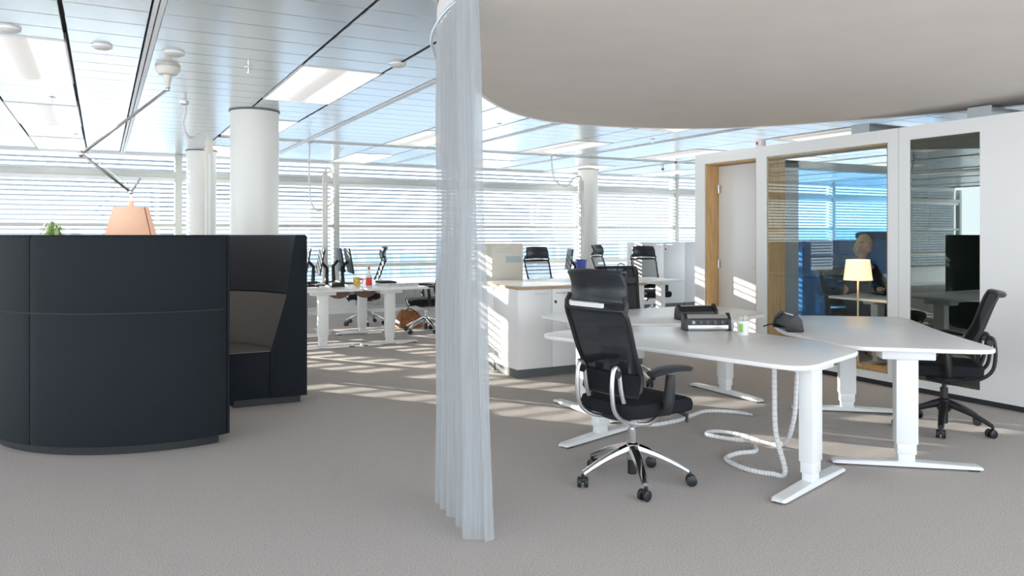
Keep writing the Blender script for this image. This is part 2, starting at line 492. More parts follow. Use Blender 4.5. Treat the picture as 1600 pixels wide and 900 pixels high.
# ------------------------------------------------------------------ meeting room (white box on the right)
PX, PT, PH = 6.37, 0.26, 2.37         # outer face, thickness, height
PY0, PY1 = 0.5, 7.20
openings = [(6.21, 7.03, 0.0, 2.25), (4.60, 6.06, 0.12, 2.25), (3.76, 4.38, 0.12, 2.25)]
m = MB()
ys = [PY0, 3.76, 4.38, 4.60, 6.06, 6.21, 7.03, PY1]
for y0, y1 in ((PY0, 3.76), (4.38, 4.60), (6.06, 6.21), (7.03, PY1)):
    m.bb(PX, PX + PT, y0, y1, 0.05, PH)
for y0, y1, z0, z1 in openings:
    m.bb(PX, PX + PT, y0, y1, z1, PH)
    if z0 > 0: m.bb(PX, PX + PT, y0, y1, 0.05, z0)
wr = struct(m.build('wall_right', 'white_lacquer'))
struct(MB().bb(PX + 0.03, PX + PT, PY0, 6.21, 0, 0.05).build('baseboard_right', 'void'))
# thin joints between wall panels
m = MB()
for y in (4.49, 2.9): m.bb(PX - 0.0015, PX + 0.01, y - 0.003, y + 0.003, 0.05, PH)
m.build('panel_joint', 'frame_grey', wr)
# other sides of the box, top left open to let ceiling light in
PXE = 11.2
struct(MB().bb(PX + PT, 7.80, PY1 - 0.12, PY1, 0, PH).bb(PX + PT, PXE, PY1 - 0.12, PY1, 2.27, PH).bb(7.80, 8.02, PY1 - 0.12, PY1, 0, PH).bb(PXE - 0.1, PXE, PY1 - 0.12, PY1, 0, PH).build('wall_far', 'white'))
wf = empty('window_20', (0, 0, 0), kind='structure')
MB().bb(8.02, PXE - 0.1, PY1 - 0.07, PY1 - 0.06, 0.02, 2.27).build('pane', 'blue_glass', wf)
MB().bb(8.02, PXE - 0.1, PY1 - 0.09, PY1 - 0.03, 0.0, 0.05).build('bottom_rail', 'alu', wf)
struct(MB().bb(PXE, PXE + 0.12, PY0, PY1, 0, PH).build('wall_east', 'white'))
struct(MB().bb(PX + PT, PXE, PY0 - 0.1, PY0, 0, PH).build('wall_near', 'white'))
struct(MB().bb(PX + PT, PXE, 4.42, 4.52, 0, PH).build('wall_inner', 'plinth_grey'))
# oak reveals + panes
def reveal(name, y0, y1, z0, z1, pm, pane=True):
    e = empty(name, (PX, 0, 0), kind='structure')
    t = 0.018
    MB().bb(0.012, PT + 0.004, y1 - t, y1 + 0.001, z0, z1).build('jamb', 'oak', e)
    MB().bb(0.012, PT + 0.004, y0 - 0.001, y0 + t, z0, z1).build('jamb', 'oak', e)
    MB().bb(0.012, PT + 0.004, y0, y1, z1 - t, z1 + 0.001).build('head', 'oak', e)
    if z0 > 0: MB().bb(0.012, PT + 0.004, y0, y1, z0 - 0.001, z0 + t).build('sill', 'oak', e)
    if pane: MB().bb(0.004, 0.011, y0, y1, z0, z1).build('pane', pm, e)
    return e
reveal('window_21', 4.60, 6.06, 0.12, 2.25, 'pod_glass')
w2 = reveal('window_22', 3.76, 4.38, 0.12, 2.25, 'dark_glass')
MB().bb(PT - 0.03, PT - 0.01, 3.78, 4.36, 0.14, 2.23).build('back_panel', 'plinth_grey', w2)
d1 = reveal('door_1', 6.21, 7.03, 0.0, 2.25, None, pane=False)
leaf = MB().bb(0.20, 0.245, 6.235, 7.008, 0.01, 2.225).build('leaf', 'white_lacquer', d1, bevel=0.003)
for z in (0.35, 1.05, 1.95):
    h = MB().cyl((0.192, 7.000, z - 0.05), (0.192, 7.000, z + 0.05), 0.010, n=10).bb(0.19, 0.20, 6.95, 7.0, z - 0.045, z + 0.045).build('hinge', 'alu', leaf)
MB().cyl((0.20, 6.30, 1.03), (0.155, 6.30, 1.03), 0.010, n=10).cyl((0.158, 6.30, 1.03), (0.158, 6.41, 1.03), 0.009, n=10).build('handle', 'alu', leaf, smooth=True)
# details on the roof edge
MB_ = MB().bb(-0.05, 0.03, -0.04, 0.04, 0, 0.075)
e = empty('alarm_box', (PX + 0.02, 6.15, PH), 0, 'small white alarm box with a red dot on top of the white partition', 'alarm')
MB_.build('case', 'white', e, bevel=0.008)
MB().bb(-0.054, -0.05, 0.0, 0.03, 0.02, 0.05).build('red_dot', 'red', e)
for y, lb in ((5.0, 'galvanised duct box above the glazed meeting room front'), (3.85, 'galvanised duct box above the dark glass panel')):
    e = empty('duct_box', (PX + 0.25, y, PH), 0, lb, 'duct', 'duct boxes on the partition roof')
    MB().bb(-0.1, 1.2, -0.09, 0.09, 0, 0.10).build('channel', 'steel_duct', e, bevel=0.004)
    MB().bb(-0.108, -0.1, -0.1, 0.1, -0.0, 0.11).build('flange', 'steel_duct', e)
# blue counter and felt screen behind
e = empty('blue_counter', (9.35, 6.72, 0), 0, 'blue counter with a pale top inside the meeting room', 'counter')
MB().bb(-0.95, 1.6, -0.25, 0.25, 0, 0.82).build('body', 'felt_blue', e, bevel=0.01)
MB().bb(-0.98, 1.63, -0.28, 0.27, 0.82, 0.86).build('top', 'pale_blue', e, bevel=0.006)
e = empty('felt_screen', (10.3, 7.75, 0), 0, 'blue felt screen wall behind the meeting room', 'screen')
MB().bb(-1.5, 1.5, -0.05, 0.05, 0.03, 1.32).build('panel', 'felt_blue', e, bevel=0.01)
for s_ in (-1.2, 1.2): MB().bb(s_ - 0.03, s_ + 0.03, -0.2, 0.2, 0, 0.03).build('foot', 'alu', e)
MB().superq((10.6, 7.75, 1.385), (1.05, 0.22, 0.13), 0.4, 0.3).build('bolster_cushion', 'navy', None, smooth=True)
tag(bpy.data.objects['bolster_cushion'], 'navy bolster cushion lying along the blue felt screen', 'cushion')

# ------------------------------------------------------------------ world outside
struct(MB().bb(-250, 350, 16, 500, -18.2, -18).build('ground', 'ground'))
def building(x, y, w, d, top, rows, lb):
    e = empty('office_tower', (x, y, -18), 0, lb, 'building', 'buildings outside the windows')
    H = top + 18
    MB().bb(-w / 2, w / 2, 0, d, 0, H).build('wall', 'tower', e)
    MB().bb(-w / 2 - 0.3, w / 2 + 0.3, -0.3, d, H, H + 0.5).build('roof', 'tower', e)
    fh = 3.4
    wm = MB().bb(-1.15, 1.15, -0.12, 0.02, 0, 1.9).mesh('window', 'tower_glass')
    nx = int(w / 3.0)
    for r in range(rows):
        for i in range(nx):
            link('window', wm, e, (-w / 2 + (i + 0.5) * w / nx, 0, H - 2.9 - fh * r))
building(16, 62, 24, 12, 0.8, 2, 'pale blue office building seen through the blinds left of the curtain')
building(55, 75, 30, 12, 1.0, 2, 'pale blue office building seen through the blinds by the slim column')
building(95, 82, 36, 12, 2.0, 2, 'pale blue office building seen through the blinds at the far right')
building(-22, 80, 26, 12, -1.0, 2, 'pale blue office building seen at the far left behind the booth')

# ------------------------------------------------------------------ ceiling lights and fittings
def ceiling_light():
    e = empty('ceiling_light', (0, 0, CZ), 0, 'x', 'ceiling light', 'recessed ceiling lights')
    w, l = 0.318, PITCH * 2.5 - 0.006
    m = MB()
    m.bb(-w, w, -l, l, 0.04, 0.055)
    m.bb(-w, -w + 0.012, -l, l, -0.008, 0.05).bb(w - 0.012, w, -l, l, -0.008, 0.05).bb(-w, w, -l, -l + 0.012, -0.008, 0.05).bb(-w, w, l - 0.012, l, -0.008, 0.05)
    m.build('housing', 'rail', e)
    for s_ in (-1, 1):
        MB().add([(s_ * (w - 0.014), -l + 0.014, 0.0), (s_ * (w - 0.014), l - 0.014, 0.0), (s_ * 0.07, l - 0.014, 0.036), (s_ * 0.07, -l + 0.014, 0.036)], [(0, 1, 2, 3)]).build('diffuser', 'light_panel', e)
    MB().grid(lambda u, v: (0.085 * math.cos(PI * u), -l + 0.03 + (2 * l - 0.06) * v, 0.03 - 0.03 * math.sin(PI * u)), 8, 1, 0.003).build('lamp_cover', 'light_cover', e, smooth=True)
    return e
proto = ceiling_light()
rowname = {9: 'nearest row', 18: 'second row', 27: 'third row', 36: 'row along the windows'}
colname = ['', '', 'beyond the left edge', 'above the left end of the booth', 'in the strip over the big column', 'in the strip behind the sheer curtain', 'in the strip above the long cabinet', 'in the strip over the far white desk', 'above the far end of the office', 'above the meeting room', 'far beyond the meeting room', '']
first = True
for ci, c in enumerate(CENT):
    if not 2 <= ci <= 10: continue
    for r in LIGHT_ROWS:
        ctr = (c, (r + 2.5) * PITCH)
        if not fitted(c, r): continue
        lb = 'glowing recessed ceiling light %s, %s' % (colname[ci], rowname[r])
        if first: o = proto; first = False; o['label'] = lb
        else: o = copy_tree(proto); o['label'] = lb
        o.location = (ctr[0], ctr[1], CZ)

def detector(x, y, r, lb):
    e = empty('smoke_detector', (x, y, CZ), 0, lb, 'detector', 'round ceiling detectors')
    MB().lathe([(r * 1.02, 0.0), (r, -0.012), (r * 0.8, -0.02)], n=28).build('base', 'white', e, smooth=True)
    MB().lathe([(r * 0.8, -0.018), (r * 0.72, -0.024), (r * 0.4, -0.028)], n=28).build('head', 'offwhite', e, smooth=True)
detector(0.0, 5.98, 0.065, 'flat white round detector beside the first lit ceiling panel at left')
detector(-0.52, 5.75, 0.07, 'flat white round detector at the very left edge of the ceiling')
detector(1.98, 5.55, 0.065, 'flat white round detector beside the bright light above the column')
detector(0.45, 5.96, 0.075, 'flat white round detector just above the arm lamp mount')
def sprinkler(x, y, lb):
    e = empty('sprinkler', (x, y, CZ), 0, lb, 'sprinkler', 'ceiling sprinklers')
    MB().lathe([(0.035, 0.0), (0.033, -0.006), (0.012, -0.008)], n=16).build('escutcheon', 'alu', e, smooth=True)
    MB().cyl((0, 0, -0.006), (0, 0, -0.045), 0.007, n=8).lathe([(0.018, -0.045), (0.018, -0.05)], n=10).build('nozzle', 'chrome', e)
for x, y, lb in ((1.0, 6.2, 'tiny chrome sprinkler left of the big column'), (-0.42, 8.45, 'tiny chrome sprinkler between the two left ceiling lights'), (4.1, 8.0, 'tiny chrome sprinkler left of the sheer curtain near the far light'), (6.6, 8.3, 'tiny chrome sprinkler right of the hose above the cabinet'), (5.2, 7.0, 'tiny chrome sprinkler just under the canopy edge'), (3.2, 11.5, 'tiny chrome sprinkler near the power pole hose'), (-0.3, 11.4, 'tiny chrome sprinkler ahead of the farthest left light')):
    sprinkler(x, y, lb)
def spot(x, y, lb):
    e = empty('ceiling_sensor', (x, y, CZ), 0, lb, 'sensor', 'ceiling sensors')
    MB().lathe([(0.04, 0), (0.04, -0.05), (0.03, -0.06)], n=20).build('can', 'alu', e, smooth=True)
    MB().lathe([(0.028, -0.06), (0.024, -0.08), (0.012, -0.088)], n=16).build('lens', 'plinth_grey', e, smooth=True)
    MB().tube([(0, 0, -0.085), (0, 0, -0.115), (0.02, 0, -0.125), (0.03, 0, -0.11)], 0.005, 6).build('hook', 'chrome', e)
spot(2.22, 4.70, 'chrome canister sensor with hook beside the top of the curtain')
spot(8.6, 10.2, 'grey canister sensor left of the white partition')
spot(9.3, 11.4, 'grey canister sensor by the far window')

# arm lamp over the booth
def rod(m, a, b, r, n=8): m.cyl(a, b, r, n=n); return m
e = empty('arm_lamp', (0.45, 6.52, CZ), 0, 'hinged chrome ceiling lamp with a peach fabric shade above the booth', 'lamp')
MB().lathe([(0.092, 0), (0.092, -0.02), (0.068, -0.055), (0.03, -0.062)], n=32).build('ceiling_mount', 'offwhite', e, smooth=True)
MB().lathe([(0.035, -0.062), (0.016, -0.15), (0.01, -0.16)], n=16).build('swivel', 'offwhite', e, smooth=True)
J0 = Vector((0, 0, -0.17)); J1 = Vector((-0.585, 0.0, -0.70)); J2 = Vector((-0.255, 0, -0.975)); TAIL = Vector((-0.19, 0, -0.865))
MB().superq(J0, (0.035, 0.035, 0.035), 1, 1, 12, 8).build('pivot', 'alu', e, smooth=True)
for nm, a, b in (('upper_arm', J0, J1), ('lower_arm', J1, J2)):
    m = MB(); rod(m, a, b, 0.011); rod(m, a + Vector((0.022, 0.012, 0.022)), b + Vector((0.022, 0.012, 0.022)), 0.004, 6)
    m.build(nm, 'chrome', e, smooth=True)
MB().superq(J1, (0.05, 0.045, 0.05), 1, 1, 12, 8).build('pivot', 'alu', e, smooth=True)
MB().superq(J2, (0.04, 0.04, 0.04), 1, 1, 12, 8).build('pivot', 'alu', e, smooth=True)
rod(MB(), J2, TAIL, 0.009).build('tail_rod', 'chrome', e, smooth=True)
rod(MB(), J2, J2 + Vector((0, 0, -0.10)), 0.005).build('stem', 'chrome', e)
ST = J2 + Vector((0, 0, -0.115))
MB().lathe([(0.02, 0.05), (0.02, 0.0)], ST, 16).build('collar', 'shade', e, smooth=True)
sh = MB().loft([[(ST.x + r * math.cos(a), ST.y + r * math.sin(a), ST.z + z) for r, z in ((0.122, 0), (0.215, -0.34), (0.212, -0.34), (0.119, -0.003))] for a in [2 * PI * k / 48 for k in range(48)]], close=True).build('lamp_shade', 'shade', e, smooth=True)
ang = R(-72 + 28)
MB().tube([(ST.x + r * math.cos(ang), ST.y + r * math.sin(ang), ST.z + z) for r, z in ((0.1225, 0), (0.2155, -0.34))], 0.004, 6).build('seam', 'shade_seam', sh)
MB().lathe([(0.12, -0.001), (0.12, -0.004)], ST, 32).build('shade_top', 'shade', sh)

# power poles with looping hoses
def pole(x, y, top, hose, lb):
    e = empty('power_pole', (x, y, 0), 0, lb, 'power pole', 'power poles with hoses')
    MB().bb(-0.035, 0.035, -0.035, 0.035, 0.02, top).build('mast', 'offwhite', e, bevel=0.012)
    MB().bb(-0.012, 0.012, -0.040, -0.035, 0.3, top - 0.15).build('cover_strip', 'white', e)
    MB().lathe([(0.12, 0), (0.12, 0.02), (0.05, 0.03)], n=24).build('base', 'offwhite', e, smooth=True)
    MB().tube(catmull([(0, 0, top)] + hose, 8), 0.013, 8).build('hose', 'cord', e, smooth=True)
    p = hose[-1]
    MB().lathe([(0.05, CZ), (0.05, CZ - 0.015), (0.02, CZ - 0.03)], (p[0], p[1], 0), 20).build('ceiling_rose', 'alu', e, smooth=True)
pole(0.98, 8.5, 2.39, [(-0.05, -0.05, 2.45), (-0.20, -0.15, 2.38), (-0.27, -0.25, 2.50), (-0.25, -0.3, 2.62), (-0.27, -0.33, CZ)], 'white power pole left of the big column with a looping hose')
pole(2.84, 11.05, 2.30, [(0.04, 0, 2.38), (0.12, 0, 2.25), (0.13, 0.0, 1.92), (-0.06, 0.02, 1.75), (-0.19, 0, 1.85), (-0.25, -0.1, 2.2), (-0.27, -0.2, CZ)], 'white power pole beside the back to back desks with a long hanging hose')
pole(7.05, 10.75, 2.30, [(-0.03, 0, 2.37), (-0.16, 0, 2.33), (-0.3, -0.02, 2.20), (-0.52, -0.03, 2.28), (-0.60, -0.05, 2.5), (-0.61, -0.06, CZ)], 'white power pole in front of the slim white column')

# ------------------------------------------------------------------ curtain
cur = empty('sheer_curtain', (0, 0, 0), 0, 'long pale grey sheer curtain hanging in gathered folds from the canopy edge', 'curtain')
def curtain_pt(u, z):
    h = 1 - z / 2.5
    y = 3.20 + 0.56 * u
    x = 1.492 + 0.082 * u
    a = 2 * PI * (u * 5.2 + 0.05 * math.sin(9 * u))
    amp = 0.036 + 0.014 * h + 0.012 * math.sin(5 * u + 1)
    x += amp * math.sin(a) + 0.008 * math.sin(2.3 * a + 1) * h + 0.003 * math.sin(6 * z + a)
    y += 0.020 * math.cos(a + 0.5) - 0.10 * h * (1 - u) ** 2
    x += 0.025 * h * (1 - u)
    return Vector((x, y, z))
MB().grid(lambda u, v: curtain_pt(u, 0.055 + (DISC_Z - 0.055) * v), 190, 24).build('cloth', 'sheer', cur, smooth=True)
MB().grid(lambda u, v: curtain_pt(u, 0.012 + 0.05 * v) + Vector((0.0015, 0, 0)), 190, 2).build('hem', 'sheer', cur, smooth=True)
rl = offset(1.012)
MB().tube([(x, y, DISC_Z + 0.02) for x, y in rl], 0.010, 6, close=True).build('curtain_rail', 'alu', canopy)

# ------------------------------------------------------------------ round booth sofa (two curved high-back sofas)
SC = (0.40, 6.53); SR = 1.12
def sofa(a0, sgn, lb):
    e = empty('booth_sofa', (SC[0], SC[1], 0), 0, lb, 'sofa', 'curved high back sofas of the booth')
    span = R(64)
    for k in range(2):
        b0 = a0 + sgn * (span * k + R(0.25)); b1 = a0 + sgn * (span * (k + 1) - R(0.25))
        n = 18
        r_ = SR
        for nm, poly, mm in (('outer_panel', [(r_, 0.905), (r_, 1.385), (r_ - 0.015, 1.40), (r_ - 0.05, 1.40), (r_ - 0.05, 0.905)], 'sofa'),
                             ('outer_panel', [(r_, 0.06), (r_, 0.897), (r_ - 0.05, 0.897), (r_ - 0.05, 0.06)], 'sofa'),
                             ('back_cushion', [(r_ - 0.053, 1.398), (r_ - 0.09, 1.39), (r_ - 0.152, 0.905), (r_ - 0.053, 0.905)], 'sofa_inner'),
                             ('lumbar_cushion', [(r_ - 0.053, 0.897), (r_ - 0.156, 0.897), (r_ - 0.27, 0.452), (r_ - 0.053, 0.452)], 'sofa_brown'),
                             ('seat_cushion', [(r_ - 0.053, 0.45), (r_ - 0.62, 0.45), (r_ - 0.63, 0.437), (r_ - 0.053, 0.437)], 'sofa_brown'),
                             ('seat_base', [(r_ - 0.053, 0.435), (r_ - 0.63, 0.435), (r_ - 0.63, 0.06), (r_ - 0.053, 0.06)], 'sofa')):
            MB().arc(poly, b0, b1, n).build(nm, mm, e, bevel=0.006)
    r_ = SR
    MB().arc([(r_ - 0.05, 0), (r_ - 0.05, 0.06), (r_ - 0.58, 0.06), (r_ - 0.58, 0)], a0 + sgn * R(2), a0 + sgn * R(126), 30).build('plinth', 'black', e)
    # seam core behind the gaps
    MB().arc([(r_ - 0.007, 0.07), (r_ - 0.007, 1.38), (r_ - 0.05, 1.38), (r_ - 0.05, 0.07)], a0 + sgn * R(0.5), a0 + sgn * R(127.5), 36).build('welt', 'sofa_seam', e)
    for q in (0, 1):
        b = a0 + sgn * (q * R(128)); db = -sgn * R(1.0) if q == 0 else sgn * R(1.0)
        MB().arc([(r_ - 0.004, 0.06), (r_ - 0.004, 1.39), (r_ - 0.02, 1.40), (r_ - 0.10, 1.40), (r_ - 0.175, 0.88), (r_ - 0.30, 0.435), (r_ - 0.30, 0.06)], b, b + db, 2).build('end_panel', 'sofa', e, bevel=0.006)
    return e
sofa(R(-72), -1, 'dark charcoal curved high back sofa with its quilted outside facing the room')
sofa(R(-2), 1, 'dark curved high back sofa showing its brown seat and open end')

# plant whose leaves rise just over the booth
px_, py_ = -0.45, 9.6
e = empty('potted_plant', (px_, py_, 0), 0, 'bushy green spider plant peeking over the dark booth', 'plant')
MB().lathe([(0.13, 0), (0.17, 1.02), (0.18, 1.05), (0.16, 1.05)], n=28).build('planter', 'pot', e, smooth=True)
for i in range(46):
    a = random.uniform(0, 2 * PI); rch = random.uniform(0.08, 0.24); hh = random.uniform(0.36, 0.54) - rch * 0.5
    p = catmull([(0.03 * math.cos(a), 0.03 * math.sin(a), 1.03), (rch * 0.45 * math.cos(a), rch * 0.45 * math.sin(a), 1.05 + hh), (rch * math.cos(a), rch * math.sin(a), 1.05 + hh * 0.85)], 4)
    sd = Vector((-math.sin(a), math.cos(a), 0))
    m = MB(); k = len(p); vs_, fs_ = [], []
    for q, c in enumerate(p):
        w = 0.011 * math.sin(PI * (0.15 + 0.85 * q / (k - 1))) + 0.0008
        vs_ += [c + sd * w, c + Vector((0, 0, -0.003)), c - sd * w]
    for q in range(k - 1):
        fs_ += [(3 * q, 3 * q + 1, 3 * q + 4, 3 * q + 3), (3 * q + 1, 3 * q + 2, 3 * q + 5, 3 * q + 4)]
    m.add(vs_, fs_).build('leaf', 'leaf' if i % 3 else 'leaf_light', e, smooth=True)

# ------------------------------------------------------------------ desks
BEAN = round_poly([(-0.92, -0.50), (0.0, -0.455), (0.92, -0.50), (0.90, 0.34), (0.22, 0.62), (-0.22, 0.62), (-0.90, 0.34)], [0.18, 0.3, 0.18, 0.16, 0.3, 0.3, 0.16], 7)
def desk(name, loc, rz, poly, legx, lb, group, fy0=-0.42, fy1=0.38, ztop=0.74):
    e = empty(name, loc, rz, lb, 'desk', group)
    MB().prism(poly, ztop - 0.026, ztop).build('tabletop', 'desk_white', e, bevel=0.006)
    fm = (fy0 + fy1) / 2
    for x in legx:
        lg = MB().bb(x - 0.042, x + 0.042, fm - 0.062, fm + 0.062, 0.145, 0.655).build('leg', 'leg_white', e, bevel=0.006)
        MB().bb(x - 0.036, x + 0.036, fm - 0.054, fm + 0.054, 0.082, 0.15).build('middle_stage', 'leg_white', lg, bevel=0.004)
        MB().bb(x - 0.030, x + 0.030, fm - 0.047, fm + 0.047, 0.035, 0.09).build('inner_stage', 'leg_white', lg, bevel=0.004)
        f = MB()
        rings = []
        for y, hw, h in ((fy0, 0.034, 0.022), (fy0 + 0.02, 0.042, 0.030), (fm, 0.042, 0.042), (fy1 - 0.02, 0.042, 0.030), (fy1, 0.034, 0.022)):
            rings.append([(x - hw, y, 0.012), (x + hw, y, 0.012), (x + hw, y, h - 0.006), (x + hw - 0.008, y, h), (x - hw + 0.008, y, h), (x - hw, y, h - 0.006)])
        ft = f.loft(rings).build('foot', 'leg_white', e)
        for y in (fy0 + 0.05, fy1 - 0.05): MB().bb(x - 0.03, x + 0.03, y - 0.03, y + 0.03, 0, 0.014).build('glide', 'black', ft)
        MB().bb(x - 0.07, x + 0.07, fm - 0.15, fm + 0.15, 0.655, ztop - 0.026).build('bracket', 'leg_white', e, bevel=0.006)
    MB().bb(min(legx), max(legx), fm - 0.05, fm + 0.05, 0.672, 0.706).build('crossbar', 'leg_white', e)
    return e
CG = 'white curved desks of the cluster'
desk('sit_stand_desk', (3.28, 3.70, 0), R(107) , [(x, -y) for x, y in reversed(BEAN)], (-0.74, 0.74), 'white curved desk nearest the camera with the pencil cup on it', CG, -0.38, 0.42)
desk('sit_stand_desk', (4.10, 5.06, 0), 0, [(x, -y) for x, y in reversed(BEAN)], (-0.74, 0.74), 'white curved desk at the back of the cluster in front of the cabinet', CG, -0.40, 0.44)
desk('sit_stand_desk', (4.73, 3.56, 0), R(51), BEAN, (-0.74, 0.74), 'white curved desk at the right, beside the glass partition', CG, -0.44, 0.40)
def rect(w, d): return round_poly([(-w / 2, -d / 2), (w / 2, -d / 2), (w / 2, d / 2), (-w / 2, d / 2)], 0.04, 4)
BG = 'plain white desks further back'
desk('office_desk', (2.40, 10.0, 0), R(90), rect(1.80, 0.84), (-0.56, 0.62), 'white rectangular desk right behind the booth, holding tilted monitors', BG, -0.41, 0.41)
desk('office_desk', (3.26, 10.0, 0), R(90), rect(1.80, 0.82), (-0.56, 0.62), 'white rectangular desk with the red and white bottle, left of the curtain', BG, -0.38, 0.38)
desk('office_desk', (6.72, 9.15, 0), 0, rect(1.74, 0.80), (-0.62, 0.70), 'white desk end showing past the right end of the long cabinet', BG, -0.36, 0.36)
desk('office_desk', (4.92, 9.15, 0), 0, rect(1.74, 0.80), (-0.70, 0.70), 'white desk hidden behind the long cabinet', BG, -0.36, 0.36)
desk('meeting_desk', (7.42, 5.15, 0), R(90), rect(1.20, 0.94), (-0.45, 0.32), 'white desk inside the glazed meeting room', BG, -0.34, 0.36)

# ------------------------------------------------------------------ office chairs
def back_pt(u, v, top=1.0, hw=0.215):
    """u -1..1 across, v 0..1 up"""
    w = hw * (0.93 + 0.10 * v)
    z = 0.53 + (top - 0.53) * v
    x = -0.225 - 0.085 * v * v - 0.02 * v + 0.035 * math.exp(-((v - 0.22) / 0.2) ** 2) + 0.045 * u * u * (1 - 0.35 * v)
    return Vector((x, u * w, z))
def chair_proto(name, lb, headrest=True, base='chrome', mesh='black_mesh', top=1.0, trim='alu', a0=R(20), hw=0.225, roll=False):
    e = empty(name, (0, 0, 0), 0, lb, 'chair', 'office swivel chairs')
    # base
    MB().lathe([(0.028, 0.225), (0.042, 0.215), (0.048, 0.15), (0.036, 0.13)], n=20).build('hub', base, e, smooth=True)
    MB().cyl((0, 0, 0.045), (0, 0, 0.135), 0.026).build('hub_sleeve', 'black', e, smooth=True)
    for k in range(5):
        a = a0 + 2 * PI * k / 5; d = Vector((math.cos(a), math.sin(a), 0)); s_ = Vector((-math.sin(a), math.cos(a), 0))
        rings = []
        for t in range(7):
            t /= 6
            r_ = 0.03 + 0.285 * t; zc = 0.188 - 0.065 * t - 0.045 * t * t; hw_ = 0.032 - 0.012 * t; hh = 0.030 - 0.015 * t
            c = d * r_ + Vector((0, 0, zc))
            rings.append([c + s_ * hw_ * math.cos(q) + Vector((0, 0, hh * math.sin(q))) for q in [2 * PI * i / 8 for i in range(8)]])
        arm = MB().loft(rings).build('base_arm', base, e, smooth=True)
        c = d * 0.315
        m = MB().cyl(c + Vector((0, 0, 0.075)), c + Vector((0, 0, 0.04)), 0.010, n=8)
        ca = a + 1.1 * k + 0.5; ax = Vector((math.cos(ca), math.sin(ca), 0)); off = Vector((-ax.y, ax.x, 0)) * 0.012
        for q in (-1, 1):
            m.tube([c + off + ax * (q * 0.008) + Vector((0, 0, 0.03)), c + off + ax * (q * 0.012) + Vector((0, 0, 0.03)), c + off + ax * (q * 0.026) + Vector((0, 0, 0.03)), c + off + ax * (q * 0.030) + Vector((0, 0, 0.03))], [0.024, 0.030, 0.030, 0.022], 14)
        m.superq(c + off * 0.6 + Vector((0, 0, 0.045)), (0.05, 0.05, 0.03), 0.8, 0.8, 12, 6)
        m.build('caster', 'black', arm, smooth=True)
    MB().cyl((0, 0, 0.21), (0, 0, 0.30), 0.026).cyl((0, 0, 0.30), (0, 0, 0.40), 0.015).build('gas_lift', 'black' if base == 'black' else 'chrome', e, smooth=True)
    MB().superq((-0.02, 0, 0.405), (0.34, 0.19, 0.075), 0.5, 0.45).build('tilt_mechanism', 'black', e, smooth=True)
    # seat with a rolled front
    def seat(u, v):
        x = -0.235 + 0.49 * v; y = (u - 0.5) * (0.46 + 0.03 * math.sin(PI * v))
        z = 0.485 - 0.03 * max(0, (v - 0.78) / 0.22) ** 2 - 0.012 * math.sin(PI * u) * math.sin(PI * v) + 0.008
        return Vector((x, y, z))
    outline = round_poly([(-0.235, -0.22), (0.285, -0.245), (0.285, 0.245), (-0.235, 0.22)], 0.09, 6)
    rings = []
    for zz, k_ in ((0.41, 0.90), (0.425, 0.98), (0.465, 1.0), (0.488, 0.97), (0.495, 0.88), (0.490, 0.5), (0.489, 0.05)):
        rings.append([(0.01 + (x - 0.01) * k_, y * k_, zz - 0.022 * max(0, (x * k_ - 0.12) / 0.16) ** 2) for x, y in outline])
    MB().loft(rings).build('seat', 'black_soft', e, smooth=True)
    # back
    loop = []
    for u in [i / 8 for i in range(-8, 9)]: loop.append(back_pt(u * 0.94, 0.0, top, hw))
    for v in [i / 12 for i in range(1, 12)]: loop.append(back_pt(1, v, top, hw))
    for u in [i / 8 for i in range(8, -9, -1)]: loop.append(back_pt(u * 0.94, 1.0, top, hw))
    for v in [i / 12 for i in range(11, 0, -1)]: loop.append(back_pt(-1, v, top, hw))
    MB().tube(loop, 0.014, 8, close=True).build('back_frame', 'black', e, smooth=True)
    MB().grid(lambda u, v: back_pt(2 * u - 1, 0.24 + 0.76 * v, top, hw), 12, 12).build('back_mesh', mesh, e, smooth=True)
    MB().grid(lambda u, v: back_pt((2 * u - 1), 0.26 * v, top, hw), 12, 5, 0.016).build('lumbar_panel', 'black_soft', e, smooth=True)
    if headrest:
        def hr(u, v):
            uu = 2 * u - 1
            z = top + 0.035 + 0.185 * v - 0.008 * uu * uu
            x = back_pt(0, 1, top).x + 0.012 + 0.055 * uu * uu + 0.030 * math.sin(PI * v) - 0.030 * v
            return Vector((x, uu * (0.205 - 0.014 * v), z))
        MB().grid(hr, 14, 8, 0.032).build('headrest', 'black_leather', e, smooth=True, bevel=0.006)
        MB().bb(back_pt(0, 1, top).x - 0.012, back_pt(0, 1, top).x + 0.004, -0.10, 0.15, top + 0.010, top + 0.034).build('headrest_bar', 'white', e)
        for s_ in (-1, 1):
            MB().tube([back_pt(s_ * 0.98, 0.97, top, hw), back_pt(s_, 1, top, hw) + Vector((0.01, 0, 0.03)), back_pt(s_ * 0.9, 1, top, hw) + Vector((0.02, 0, 0.07))], 0.013, 8).build('headrest_bracket', 'black', e, smooth=True)
    if roll:
        MB().tube([back_pt(u, 1.0, top, hw) + Vector((-0.02, 0, 0.0)) for u in [i / 6 for i in range(-6, 7)]], 0.028, 8, flat=0.6).build('top_roll', 'black_leather', e, smooth=True)
